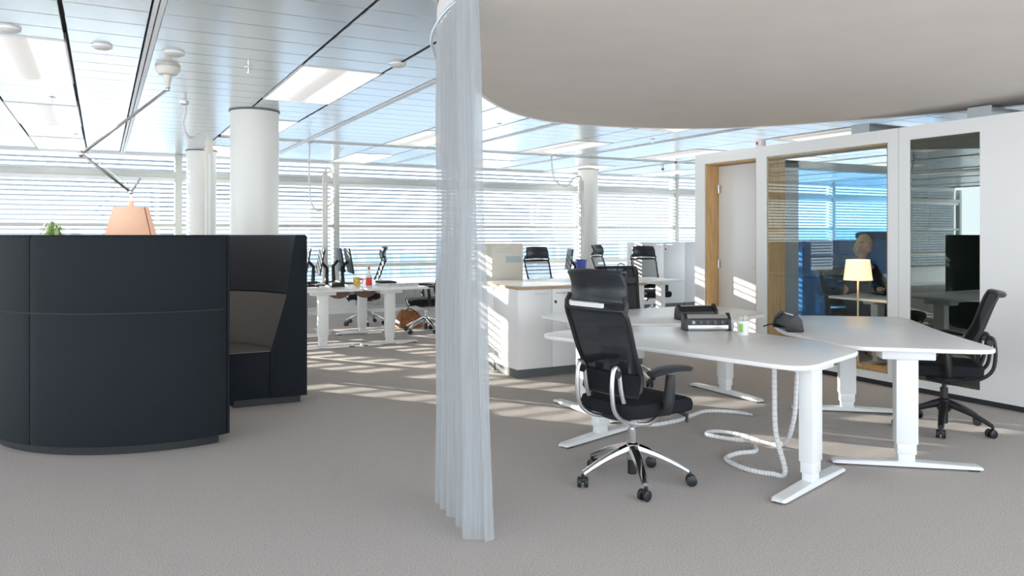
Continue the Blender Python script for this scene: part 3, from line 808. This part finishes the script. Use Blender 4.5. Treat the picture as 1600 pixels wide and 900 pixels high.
    # aluminium loop carriers at both sides
    for s_ in (-1, 1):
        q_ = s_ * 0.135
        pts = catmull([(0.12, s_ * 0.09, 0.375), (-0.02, q_, 0.355), (-0.18, q_, 0.385), (-0.275, q_, 0.45), (-0.30, q_, 0.56), (-0.292, q_, 0.665), (-0.268, q_, 0.69), (-0.246, q_, 0.655), (-0.228, q_, 0.55), (-0.19, q_, 0.46), (-0.11, q_, 0.385)], 5)
        sp = MB().tube(pts, 0.0125, 8).build('back_carrier', trim, e, smooth=True)
        MB().cyl((-0.268, q_ - 0.016, 0.655), (-0.268, q_ + 0.016, 0.655), 0.021, n=16).build('pivot_cap', 'black', sp, smooth=True)
        ar = empty('armrest', (0, 0, 0)); ar.parent = e
        MB().tube([(-0.02, s_ * 0.20, 0.43), (-0.01, s_ * 0.262, 0.45), (-0.005, s_ * 0.272, 0.50), (0.01, s_ * 0.272, 0.64)], [0.02, 0.024, 0.026, 0.022], 8, flat=1.3).build('post', 'black', ar, smooth=True)
        def pad(u, v):
            x = -0.14 + 0.30 * v; hwid = 0.043 * (1 - 0.35 * (2 * v - 1) ** 4) * (0.8 + 0.2 * math.sin(PI * v))
            return Vector((x, s_ * 0.268 + (2 * u - 1) * hwid, 0.668 - 0.016 * (2 * v - 1) ** 2 - 0.006 * (2 * u - 1) ** 2))
        MB().grid(pad, 8, 12, 0.024 if True else 0).build('pad', 'black_leather', ar, smooth=True)
    MB().tube([(0.14, -0.10, 0.405), (0.20, -0.16, 0.40), (0.235, -0.20, 0.375), (0.22, -0.21, 0.345)], [0.012, 0.011, 0.012, 0.010], 8).build('lever', 'black', e, smooth=True)
    return e
ch1 = chair_proto('office_chair', 'black mesh chair with headrest and polished base, in front of the nearest desk')
ch1.location = (2.66, 3.53, 0); ch1.rotation_euler = (0, 0, R(10))
ch2 = chair_proto('office_chair', 'black chair with a black base and no headrest, beside the white partition', False, 'black', 'black_mesh', 0.99, 'black', R(10), roll=True)
ch2.location = (5.36, 3.42, 0); ch2.rotation_euler = (0, 0, R(127))
ch3 = chair_proto('office_chair', 'black mesh chair without headrest between the back desk and the cabinet', False, 'chrome', 'black_mesh', 1.08, 'alu', R(33), 0.20)
ch3.location = (4.37, 5.93, 0); ch3.rotation_euler = (0, 0, R(-112))
chg = chair_proto('office_chair', 'grey chair with dark headrest standing behind the long cabinet, left of the blue bin', True, 'chrome', 'grey_mesh')
chg.location = (5.98, 10.05, 0); chg.rotation_euler = (0, 0, R(-85))
place(chg, (7.93, 10.0, 0), R(-100), 'grey chair with dark headrest in front of the far white cabinets')
place(chg, (8.2, 11.5, 0), R(-60), 'sun striped grey chair standing right of the slim column')
place(chg, (3.62, 11.68, 0), R(168), 'grey chair with tall curved headrest seen side on behind the red bottle desk')
chf = place(ch3, (4.12, 10.35, 0), R(168), 'sun striped black chair with polished base, left edge of the curtain')
place(chg, (1.55, 10.6, 0), R(10), 'grey chair at the desk hidden behind the booth')
chp = place(ch2, (7.98, 6.28, 0), R(-112), 'black chair the seated person uses in the meeting room')

# ------------------------------------------------------------------ long cabinet
e = empty('cabinet_worktop', (0, 0, 0.868), 0, 'long white worktop with an oak edge lying over the low cabinets', 'worktop')
MB().bb(3.55, 5.10, 6.53, 7.60, 0, 0.026).build('board', 'white_lacquer', e)
m = MB()
m.bb(3.543, 5.107, 6.523, 6.53, 0, 0.026).bb(3.543, 3.55, 6.53, 7.6, 0, 0.026).bb(5.10, 5.107, 6.53, 7.6, 0, 0.026)
m.build('edge_strip', 'oak_edge', e)
def cabinet(name, x0, x1, y0, y1, h, lb, face, grp, ndoor=2, handle=True):
    e = empty(name, ((x0 + x1) / 2, (y0 + y1) / 2, 0), 0, lb, 'cabinet', grp)
    w, d = x1 - x0, y1 - y0
    MB().bb(-w / 2, w / 2, -d / 2, d / 2, 0.085, h).build('carcass', 'white_lacquer', e, bevel=0.002)
    MB().bb(-w / 2 + 0.01, w / 2 - 0.01, -d / 2 + 0.004, d / 2 - 0.004, 0, 0.085).build('plinth', 'plinth_grey', e)
    if face == 'S':
        for k in range(ndoor):
            a, b = -w / 2 + w * k / ndoor + 0.002, -w / 2 + w * (k + 1) / ndoor - 0.002
            dr = MB().bb(a, b, -d / 2 - 0.018, -d / 2 - 0.001, 0.09, h - 0.006).build('door', 'white_lacquer', e, bevel=0.0015)
            if handle:
                hx = b - 0.12 if k % 2 == 0 else a + 0.12
                MB().bb(hx - 0.08, hx + 0.08, -d / 2 - 0.036, -d / 2 - 0.028, h - 0.052, h - 0.040).bb(hx - 0.07, hx - 0.06, -d / 2 - 0.03, -d / 2 - 0.017, h - 0.05, h - 0.042).bb(hx + 0.06, hx + 0.07, -d / 2 - 0.03, -d / 2 - 0.017, h - 0.05, h - 0.042).build('handle', 'alu', dr)
                if k % 2: MB().cyl((a + 0.035, -d / 2 - 0.017, h - 0.13), (a + 0.035, -d / 2 - 0.03, h - 0.13), 0.011, n=12).box((a + 0.035, -d / 2 - 0.034, h - 0.135), (0.006, 0.012, 0.03)).build('lock', 'black', dr)
    return e
GC = 'low white cabinets under the worktop'
cabinet('low_cabinet', 3.56, 4.33, 6.56, 7.05, 0.868, 'low white two door cabinet at the near corner of the worktop', 'S', GC)
cabinet('low_cabinet', 4.33, 5.09, 6.56, 7.05, 0.868, 'low white two door cabinet behind the black chairs', 'S', GC)
cabinet('low_cabinet', 3.56, 4.33, 7.07, 7.59, 0.868, 'low white cabinet at the left back, nearest the curtain', 'N', GC)
cabinet('low_cabinet', 4.33, 5.09, 7.07, 7.59, 0.868, 'low white cabinet hidden at the back of the worktop', 'N', GC)
e = empty('tall_unit', (4.03, 7.87, 0), 0, 'beige upright office machine with a grey label beside the curtain', 'machine')
MB().bb(-0.20, 0.20, -0.22, 0.22, 0.03, 1.30).build('housing', 'beige_box', e, bevel=0.012)
MB().bb(-0.19, 0.19, -0.21, 0.21, 0, 0.03).build('base', 'plinth_grey', e)
MB().bb(-0.02, 0.17, -0.225, -0.219, 1.09, 1.16).build('label_plate', 'label_grey', e)
MB().bb(-0.15, 0.06, -0.223, -0.219, 1.20, 1.215).bb(-0.15, 0.06, -0.223, -0.219, 1.235, 1.25).build('vent_slot', 'frame_grey', e)
GF = 'white cabinets at the far end'
cabinet('far_cabinet', 8.95, 10.0, 11.6, 12.05, 1.26, 'chest high white cabinet behind the far grey chair', 'S', GF)
cabinet('far_cabinet', 10.0, 11.05, 11.6, 12.05, 1.26, 'chest high white cabinet beside the door of the meeting room', 'S', GF)

# ------------------------------------------------------------------ things on the front desks
def power_unit(loc, rz, lb):
    e = empty('power_unit', loc, rz, lb, 'power strip', 'desktop power units')
    prof_ = round_poly([(-0.06, 0), (0.06, 0), (0.05, 0.07), (-0.005, 0.125), (-0.045, 0.085)], 0.014, 3)
    for s_ in (-1, 1):
        MB().loft([[(s_ * 0.15 + q, y, z) for y, z in prof_] for q in (-0.012, 0.012)]).build('end_cap', 'black', e, bevel=0.002)
    MB().loft([[(x, y, z) for y, z in ((-0.048, 0.035), (0.045, 0.03), (0.04, 0.062), (-0.005, 0.102), (-0.042, 0.078))] for x in (-0.14, 0.14)]).build('socket_bar', 'black', e)
    MB().box((0, -0.052, 0.024), (0.28, 0.012, 0.030)).build('front_strip', 'alu', e, bevel=0.003)
    MB().box((0, -0.028, 0.096), (0.28, 0.036, 0.008), Matrix.Rotation(R(35), 3, 'X')).build('top_strip', 'alu', e)
    for k, x in enumerate((-0.10, -0.05, 0.0, 0.05, 0.10)):
        MB().cyl((x, -0.044, 0.058), (x, -0.051, 0.058), 0.012, n=10).build('socket', 'label_grey' if k == 0 else 'plinth_grey', e)
    MB().tube(catmull([(0.10, 0.03, 0.03), (0.14, 0.08, 0.02), (0.13, 0.13, 0.006)], 5), 0.005, 6).build('cable', 'black', e, smooth=True)
power_unit((3.70, 4.07, 0.74), R(-26), 'black desktop power unit on the nearest desk, left of the pencil cup')
power_unit((4.10, 4.62, 0.74), R(165), 'black desktop power unit on the back desk, behind another unit')
power_unit((4.22, 3.82, 0.74), R(60), 'black desktop power unit on the right desk, right of the pencil cup')
e = empty('pencil_cup', (3.74, 3.76, 0.74), 0, 'white cup of pencils with a green stripe on the nearest desk', 'cup')
MB().loft([[(r * math.cos(a), r * math.sin(a), z) for r, z in ((0.033, 0), (0.044, 0.095), (0.041, 0.095), (0.030, 0.004))] for a in [2 * PI * k / 28 for k in range(28)]], close=True).lathe([(0.032, 0.002), (0.032, 0.005)], n=28).build('cup', 'white', e, smooth=True)
MB().grid(lambda u, v: ((0.0355 + 0.009 * v) * math.cos(R(185) + R(40) * u), (0.0355 + 0.009 * v) * math.sin(R(185) + R(40) * u), 0.02 + 0.055 * v), 5, 2, 0.001).build('green_stripe', 'green', e)
for i in range(9):
    a = i * 2.4; r_ = 0.012 + 0.002 * i
    o = MB().cyl((0.4 * r_ * math.cos(a), 0.4 * r_ * math.sin(a), 0.008), (1.25 * r_ * math.cos(a), 1.25 * r_ * math.sin(a), 0.115 + 0.006 * (i % 3)), 0.0035, n=6).build('pencil', 'pencil' if i % 2 else 'white', None)
    o.location = (3.74, 3.76, 0.74); tag(o, 'thin pencil standing in the white cup', 'pencil', 'pencils in the white cup')

# spiral cable sleeves under the desks
def sleeve(pts, lb):
    p = catmull(pts, 8)
    e = empty('cable_sleeve', p[0], 0, lb, 'cable', 'white spiral cable sleeves')
    q = [v - p[0] for v in p]
    m = MB().tube(q, [0.0135 + (0.0018 if i % 2 else 0) for i in range(len(q))], 8).build('sleeve', 'cord', e, smooth=True)
    g = MB()
    acc = 0
    for i in range(1, len(q) - 1):
        t = (q[i + 1] - q[i - 1]).normalized()
        g.tube([q[i] - t * 0.0018, q[i] + t * 0.0018], 0.0155, 8)
    g.build('spiral_gap', 'cord_dark', e)['kind'] = 'stuff'
    MB().cyl(q[-1], q[-1] + (q[-1] - q[-2]).normalized() * 0.05, 0.012, n=8).build('plug', 'alu', e)
sleeve([(3.48, 3.25, 0.70), (3.47, 3.24, 0.5), (3.46, 3.22, 0.25), (3.48, 3.17, 0.03), (3.42, 3.22, 0.016), (3.36, 3.36, 0.016), (3.40, 3.56, 0.016), (3.55, 3.62, 0.016), (3.68, 3.60, 0.016), (3.75, 3.66, 0.016)], 'white spiral cable sleeve looping on the carpet left of the nearest table leg')
sleeve([(3.90, 3.45, 0.70), (3.89, 3.45, 0.45), (3.88, 3.47, 0.2), (3.93, 3.62, 0.02), (3.90, 3.95, 0.016), (3.80, 4.10, 0.016), (3.70, 4.06, 0.016), (3.74, 3.92, 0.016), (3.80, 3.82, 0.016)], 'white spiral cable sleeve dropping right of the nearest table leg')
sleeve([(3.55, 4.75, 0.70), (3.54, 4.72, 0.4), (3.52, 4.66, 0.1), (3.50, 4.50, 0.016), (3.75, 4.46, 0.016), (4.0, 4.55, 0.016), (4.20, 4.60, 0.016), (4.36, 4.48, 0.016), (4.40, 4.38, 0.016)], 'white spiral cable sleeve on the carpet behind the nearest black chair')
def handset(loc, rz, lb):
    e = empty('desk_control', loc, rz, lb, 'control', 'desk height controls')
    MB().bb(-0.05, 0.05, -0.02, 0.02, -0.018, 0).build('case', 'black', e, bevel=0.004)
    MB().bb(-0.03, -0.01, -0.0215, -0.02, -0.014, -0.005).bb(0.01, 0.03, -0.0215, -0.02, -0.014, -0.005).build('button', 'label_grey', e)
handset((3.06, 3.22, 0.7125), R(107 + 180), 'small black height control under the front edge of the nearest desk')

# ------------------------------------------------------------------ clutter on the rear desks
def monitor(x, y, z, rz, lb, tiltb=10, h=0.34, w=0.52):
    e = empty('monitor', (x, y, z), rz, lb, 'monitor', 'black monitors on the rear desks')
    rt = Matrix.Rotation(R(-tiltb), 3, 'Y')
    MB().box((0.0, 0, 0.31), (0.022, w, h), rt).build('screen_case', 'black', e, bevel=0.004)
    MB().box(Vector((0, 0, 0.31)) + rt @ Vector((0.0115, 0, 0)), (0.002, w - 0.03, h - 0.03), rt).build('screen', 'screen', e)
    MB().tube([(-0.02, 0, 0.30), (-0.09, 0, 0.22), (-0.08, 0, 0.01)], [0.02, 0.022, 0.028], 8).build('stand', 'black', e, smooth=True)
    MB().prism(round_poly([(-0.17, -0.11), (0.06, -0.11), (0.06, 0.11), (-0.17, 0.11)], 0.04, 4), 0, 0.012).build('base', 'black', e)
monitor(2.52, 10.05, 0.74, R(172), 'black tilted monitor, left front one on the desk behind the booth')
monitor(2.48, 10.62, 0.74, R(172), 'black tilted monitor, left rear one on the desk behind the booth')
monitor(2.96, 10.25, 0.74, R(-8), 'black monitor nearest the colourful mug')
monitor(2.96, 10.72, 0.74, R(-5), 'black monitor behind the one next to the colourful mug')
monitor(5.84, 9.22, 0.74, R(158), 'black monitor seen beside the blue bin behind the cabinet', 8, 0.3, 0.4)
e = empty('spray_bottle', (3.02, 9.55, 0.74), 0, 'white bottle with a red label and red cap on the rear desk', 'bottle')
MB().lathe([(0.036, 0), (0.04, 0.01), (0.04, 0.12), (0.03, 0.16), (0.014, 0.19), (0.014, 0.215)], n=20).build('body', 'white', e, smooth=True)
MB().lathe([(0.0405, 0.012), (0.0405, 0.115)], n=20, cap=False).build('label', 'red', e, smooth=True)
MB().lathe([(0.016, 0.215), (0.016, 0.245), (0.008, 0.25)], n=14).build('cap', 'red', e, smooth=True)
e = empty('mug', (2.92, 9.75, 0.74), 0, 'yellow and red patterned mug left of the red bottle', 'mug')
MB().loft([[(r * math.cos(a), r * math.sin(a), z) for r, z in ((0.042, 0), (0.045, 0.11), (0.041, 0.11), (0.038, 0.006))] for a in [2 * PI * k / 24 for k in range(24)]], close=True).lathe([(0.04, 0.002), (0.04, 0.006)], n=24).build('cup', 'yellow', e, smooth=True)
MB().tube(catmull([(0.04, 0, 0.09), (0.075, 0, 0.08), (0.075, 0, 0.04), (0.04, 0, 0.025)], 5), 0.006, 8).build('handle', 'red', e, smooth=True)
def phone(x, y, z, rz, lb):
    e = empty('desk_phone', (x, y, z), rz, lb, 'phone', 'desk phones')
    MB().loft([[(xx, yy, 0) for xx, yy in ((-0.1, -0.09), (0.1, -0.09), (0.1, 0.09), (-0.1, 0.09))], [(-0.09, -0.085, 0.05), (0.09, -0.085, 0.015), (0.09, 0.085, 0.015), (-0.09, 0.085, 0.05)]]).build('body', 'black', e)
    MB().superq((-0.0, -0.055, 0.06), (0.19, 0.045, 0.035), 0.5, 0.5).build('handset', 'black', e, smooth=True)
    MB().box((0.0, 0.03, 0.036), (0.1, 0.08, 0.004), Matrix.Rotation(R(11), 3, 'Y')).build('keypad', 'plinth_grey', e)
phone(2.30, 9.75, 0.74, R(30), 'black desk phone at the left among the tilted monitors')
phone(2.62, 9.70, 0.74, R(100), 'black desk phone near the mug on the rear desk')
phone(5.35, 8.98, 0.74, R(70), 'black desk phone behind the long cabinet')
def papers(x, y, z, rz, w, d, h, mm, lb, name='paper_stack', cat='papers'):
    e = empty(name, (x, y, z), rz, lb, cat, 'papers on the rear desks')
    MB().box((0, 0, h * 0.3), (w, d, h * 0.6)).build('pages', 'paper', e)
    MB().box((0.005, 0.004, h * 0.8), (w, d, h * 0.4), Matrix.Rotation(R(4), 3, 'Z')).build('cover', mm, e)
papers(3.46, 9.45, 0.74, R(12), 0.30, 0.22, 0.025, 'magazine', 'grey magazine pile on the near corner of the rear desk')
papers(3.30, 9.72, 0.74, R(-8), 0.21, 0.30, 0.05, 'black_soft', 'dark notebook pile right of the red bottle')
papers(2.20, 9.40, 0.74, R(4), 0.30, 0.22, 0.015, 'paper', 'white paper sheets at the left end of the rear desk')
papers(4.55, 9.0, 0.74, R(4), 0.30, 0.22, 0.04, 'paper', 'white paper stack behind the beige machine')
e = empty('waste_bin', (6.16, 9.42, 0.74), 0, 'blue plastic bin standing on the desk beyond the long cabinet', 'bin')
MB().loft([[(r * math.cos(a), r * math.sin(a), z) for r, z in ((0.075, 0), (0.095, 0.30), (0.09, 0.30), (0.07, 0.006))] for a in [2 * PI * k / 24 for k in range(24)]], close=True).lathe([(0.072, 0.002), (0.072, 0.006)], n=24).build('bucket', 'blue_bin', e, smooth=True)
MB().loft([[(r * math.cos(a), r * math.sin(a), z) for r, z in ((0.094, 0.285), (0.10, 0.285), (0.10, 0.303), (0.094, 0.303))] for a in [2 * PI * k / 24 for k in range(24)]], close=True).build('rim', 'blue_bin', e, smooth=True)
e = empty('desk_lamp', (6.48, 8.95, 0.74), R(-20), 'small grey hooked lamp behind the long cabinet', 'lamp')
MB().lathe([(0.07, 0), (0.07, 0.012), (0.02, 0.02)], n=20).build('base', 'alu', e, smooth=True)
MB().tube(catmull([(0, 0, 0.015), (0, 0, 0.18), (0.03, 0, 0.25), (0.09, 0, 0.24), (0.11, 0, 0.19)], 5), 0.008, 8).build('neck', 'plinth_grey', e, smooth=True)
MB().lathe([(0.012, 0.02), (0.035, -0.03)], (0.112, 0, 0.18), 14).build('head', 'plinth_grey', e, smooth=True)
# cable bowls below the desktops
for x, y, lb in ((2.68, 9.74, 'brown cable bowl hung under the left rear desk'), (3.03, 9.74, 'brown cable bowl hung under the right rear desk')):
    e = empty('cable_bowl', (x, y, 0.70), 0, lb, 'cable tray', 'brown cable bowls')
    MB().loft([[(0.15 * math.sin(t) * math.cos(a), 0.12 * math.sin(t) * math.sin(a), -0.01 - 0.11 * math.cos(t)) for t in [0.1 + 1.45 * q / 6 for q in range(7)]] for a in [2 * PI * k / 24 for k in range(24)]], close=True, cap=False).build('bowl', 'brown_felt', e, smooth=True)
    MB().bb(-0.16, 0.16, -0.02, 0.02, -0.012, 0.014).build('strap', 'plinth_grey', e)
# brown leather bag
e = empty('leather_bag', (4.13, 11.02, 0), R(8), 'brown leather bag slumped on the carpet behind the striped chair', 'bag')
def bag(u, v):
    a = 2 * PI * u
    w = (0.24 - 0.09 * v ** 1.6) * (1 + 0.05 * math.sin(5 * a + 2 * v)); d = 0.13 * (1 - 0.72 * v ** 1.3) * (1 + 0.12 * math.sin(4 * a + 5 * v))
    return (w * math.copysign(abs(math.cos(a)) ** 0.7, math.cos(a)), d * math.copysign(abs(math.sin(a)) ** 0.7, math.sin(a)), 0.25 * v * (1 - 0.12 * math.cos(a)))
MB().loft([[bag(k / 40, j / 12) for k in range(40)] for j in range(13)]).build('body', 'leather', e, smooth=True)
MB().tube(catmull([(-0.10, -0.02, 0.24), (-0.07, -0.09, 0.29), (0.03, -0.13, 0.24), (0.09, -0.05, 0.20)], 6), 0.010, 8).build('handle', 'leather_dark', e, smooth=True)
MB().tube(catmull([(-0.14, 0.0, 0.25), (-0.05, 0.01, 0.258), (0.06, 0.0, 0.225), (0.13, 0.0, 0.215)], 5), 0.008, 6).build('zip', 'leather_dark', e, smooth=True)
MB().grid(lambda u, v: (-0.05 + 0.1 * u, -0.135 + 0.05 * v, 0.05 + 0.09 * v), 4, 4, 0.006).build('pocket', 'leather_dark', e, smooth=True)

# ------------------------------------------------------------------ meeting room: lamp and person
e = empty('table_lamp', (6.52, 5.03, 0.138), 0, 'slim lamp with a glowing cream drum shade behind the glass', 'lamp')
MB().lathe([(0.07, 0), (0.07, 0.010), (0.012, 0.018)], n=28).build('base', 'brass', e, smooth=True)
MB().cyl((0, 0, 0.015), (0, 0, 0.92), 0.009, n=10).build('stem', 'brass', e, smooth=True)
MB().loft([[(r * math.cos(a), r * math.sin(a), z) for r, z in ((0.132, 0.82), (0.108, 1.02), (0.106, 1.02), (0.130, 0.82))] for a in [2 * PI * k / 40 for k in range(40)]], close=True).build('shade', 'shade_warm', e, smooth=True)
MB().superq((0, 0, 0.93), (0.05, 0.05, 0.07), 1, 1, 12, 8).build('bulb', 'white', e, smooth=True)
ld = bpy.data.lights.new('table_lamp_light', 'POINT'); ld.energy = 4; ld.color = (1, 0.78, 0.5); ld.shadow_soft_size = 0.03
lo = bpy.data.objects.new('bulb_light', ld); col.objects.link(lo); lo.parent = e; lo.location = (0, 0, 0.90)

def skinned(name, verts, edges, radii, mm, parent, root=0, sub=2):
    me = bpy.data.meshes.new(name); me.from_pydata(verts, edges, []); me.update()
    o = bpy.data.objects.new(name, me); col.objects.link(o); o.parent = parent
    md = o.modifiers.new('skin', 'SKIN'); md.use_smooth_shade = True
    for i, r_ in enumerate(radii):
        sv = me.skin_vertices[0].data[i]
        sv.radius = (r_, r_) if not isinstance(r_, tuple) else r_
        sv.use_root = (i == root) or (isinstance(root, (list, tuple)) and i in root)
    ss = o.modifiers.new('sub', 'SUBSURF'); ss.levels = sub; ss.render_levels = sub
    me.materials.append(MATS[mm])
    dg = bpy.context.evaluated_depsgraph_get()
    ev = o.evaluated_get(dg)
    me2 = bpy.data.meshes.new_from_object(ev)
    o.modifiers.clear(); o.data = me2
    return o
# seated person: local frame faces -Y; hips on the chair, forearms on the desk
P = empty('person', (7.98, 6.22, 0), R(-14), 'person in a dark jacket with blond hair sitting at the desk behind glass', 'person')
bV = []; bE = []; bR = []
def chain(pts, start=None):
    prev = start
    ids = []
    for p, r_ in pts:
        bV.append(p); bR.append(r_); i = len(bV) - 1
        if prev is not None: bE.append((prev, i))
        prev = i; ids.append(i)
    return ids
spine = chain([((0, 0.02, 0.55), (0.155, 0.12)), ((0, -0.01, 0.70), (0.14, 0.11)), ((0, -0.06, 0.88), (0.15, 0.11)), ((0, -0.11, 1.00), (0.13, 0.09)), ((0, -0.135, 1.08), 0.055), ((0, -0.16, 1.15), 0.05), ((0, -0.185, 1.21), 0.065)])
for s_ in (-1, 1):
    chain([((s_ * 0.10, -0.10, 0.54), 0.085), ((s_ * 0.12, -0.44, 0.53), 0.06), ((s_ * 0.12, -0.42, 0.28), 0.05), ((s_ * 0.12, -0.38, 0.08), 0.035), ((s_ * 0.12, -0.52, 0.04), 0.035)], spine[0])
    chain([((s_ * 0.175, -0.12, 1.00), 0.055), ((s_ * 0.235, -0.20, 0.84), 0.045), ((s_ * 0.21, -0.40, 0.79), 0.036), ((s_ * 0.12, -0.57, 0.785), 0.026), ((s_ * 0.10, -0.62, 0.785), (0.036, 0.018))], spine[3])
body = skinned('body', bV, bE, bR, 'skin', P)
# fingers, nose, ears joined into the same continuous body mesh
def head_ring_mesh(m):
    c = Vector((0, -0.20, 1.27)); rot = Matrix.Rotation(R(18), 3, 'X')
    rings = []
    for i in range(15):
        v = -PI / 2 + PI * (0.03 + 0.94 * i / 14)
        ring = []
        for k in range(24):
            u = 2 * PI * k / 24
            x = 0.074 * math.cos(v) * math.cos(u); y = 0.094 * math.cos(v) * math.sin(u); z = 0.115 * math.sin(v)
            if z < -0.02: x *= 1 + z * 2.2; y = y * (1 + z * 1.2) - 0.012
            front = max(0, -math.sin(u))
            if front > 0.93 and -0.035 < z < 0.02: y -= 0.020 * (1 - abs(z + 0.02) / 0.04) if abs(z + 0.02) < 0.04 else 0
            if 0.6 < front < 0.93 and 0.0 < z < 0.03: y += 0.008
            ring.append(c + rot @ Vector((x, y, z)))
        rings.append(ring)
    m.loft(rings)
    for s_ in (-1, 1): m.superq(c + rot @ Vector((s_ * 0.076, 0.012, -0.005)), (0.016, 0.035, 0.055), 1, 1, 8, 6, rot)
hm = MB(); head_ring_mesh(hm)
for s_ in (-1, 1):
    bx, by, bz = s_ * 0.10, -0.63, 0.785
    for q, (off, ln) in enumerate(((-0.028, 0.065), (-0.010, 0.078), (0.009, 0.074), (0.026, 0.058))):
        p0 = Vector((bx + off, by, bz)); dx = -s_ * 0.10
        hm.tube([p0, p0 + Vector((dx * ln, -ln * 0.45, 0.012)), p0 + Vector((dx * ln * 2, -ln * 0.8, 0.002)), p0 + Vector((dx * ln * 2.4, -ln, -0.016))], [0.009, 0.009, 0.008, 0.006], 8)
    t0 = Vector((bx - s_ * 0.028, by + 0.035, bz))
    hm.tube([t0, t0 + Vector((-s_ * 0.022, -0.02, -0.004)), t0 + Vector((-s_ * 0.03, -0.045, -0.010))], [0.011, 0.010, 0.007], 8)
hme = hm.mesh('headparts', 'skin', smooth=True)
bm = bmesh.new(); bm.from_mesh(body.data); bm.from_mesh(hme); bm.to_mesh(body.data); bm.free()
for p_ in body.data.polygons: p_.use_smooth = True
# clothing a little larger than the body, ending at neck and wrists
keepV = []; keepR = []; keepE = []; mp = {}
for i, v in enumerate(bV):
    if i in (4, 5, 6): continue
    if i in (11, 21): continue          # soles
    if i in (16, 26): continue          # hands
    mp[i] = len(keepV); keepV.append(v)
    r_ = bR[i]; keepR.append(tuple(q + 0.016 for q in r_) if isinstance(r_, tuple) else r_ + 0.014)
for a, b in bE:
    if a in mp and b in mp: keepE.append((mp[a], mp[b]))
skinned('jacket', keepV, keepE, keepR, 'cloth_dark', P)
m = MB()
hc = Vector((0, -0.19, 1.285)); rot = Matrix.Rotation(R(18), 3, 'X')
rings = []
for i in range(12):
    v = -0.75 + (PI / 2 + 0.72) * i / 11
    ring = []
    for k in range(24):
        u = 2 * PI * k / 24; fr = max(0, -math.sin(u))
        vv = v if fr < 0.25 else max(v, 0.30 + 0.25 * fr)
        ring.append(hc + rot @ Vector((0.086 * math.cos(vv) * math.cos(u), 0.105 * math.cos(vv) * math.sin(u) + 0.008, 0.125 * math.sin(vv))))
    rings.append(ring)
m.loft(rings)
m.tube(catmull([hc + Vector((0, 0.09, 0.02)), hc + Vector((0, 0.135, -0.02)), hc + Vector((0, 0.14, -0.09)), hc + Vector((0, 0.125, -0.14))], 4), [0.03] * 8 + [0.026, 0.02, 0.015, 0.01, 0.006], 8)
m.build('hair', 'hair', P, smooth=True)
for s_ in (-1, 1):
    MB().superq(Vector((0, -0.20, 1.27)) + rot @ Vector((s_ * 0.030, -0.083, 0.008)), (0.022, 0.012, 0.011), 1, 1, 10, 6).build('eye', 'black', P, smooth=True)
MB().superq(Vector((0, -0.20, 1.27)) + rot @ Vector((0, -0.088, -0.058)), (0.045, 0.012, 0.012), 1, 1, 10, 6).build('mouth', 'leather', P, smooth=True)
e = empty('laptop', (7.66, 5.52, 0.742), R(-14), 'dark laptop keyboard under the hands of the seated person', 'laptop')
MB().box((0, 0, 0.009), (0.30, 0.21, 0.018)).build('base', 'black', e, bevel=0.004)
MB().box((0, 0.0, 0.0185), (0.27, 0.10, 0.002)).build('keyboard', 'plinth_grey', e)
MB().box((0, -0.135, 0.085), (0.30, 0.008, 0.19), Matrix.Rotation(R(25), 3, 'X')).build('lid', 'black', e, bevel=0.003)
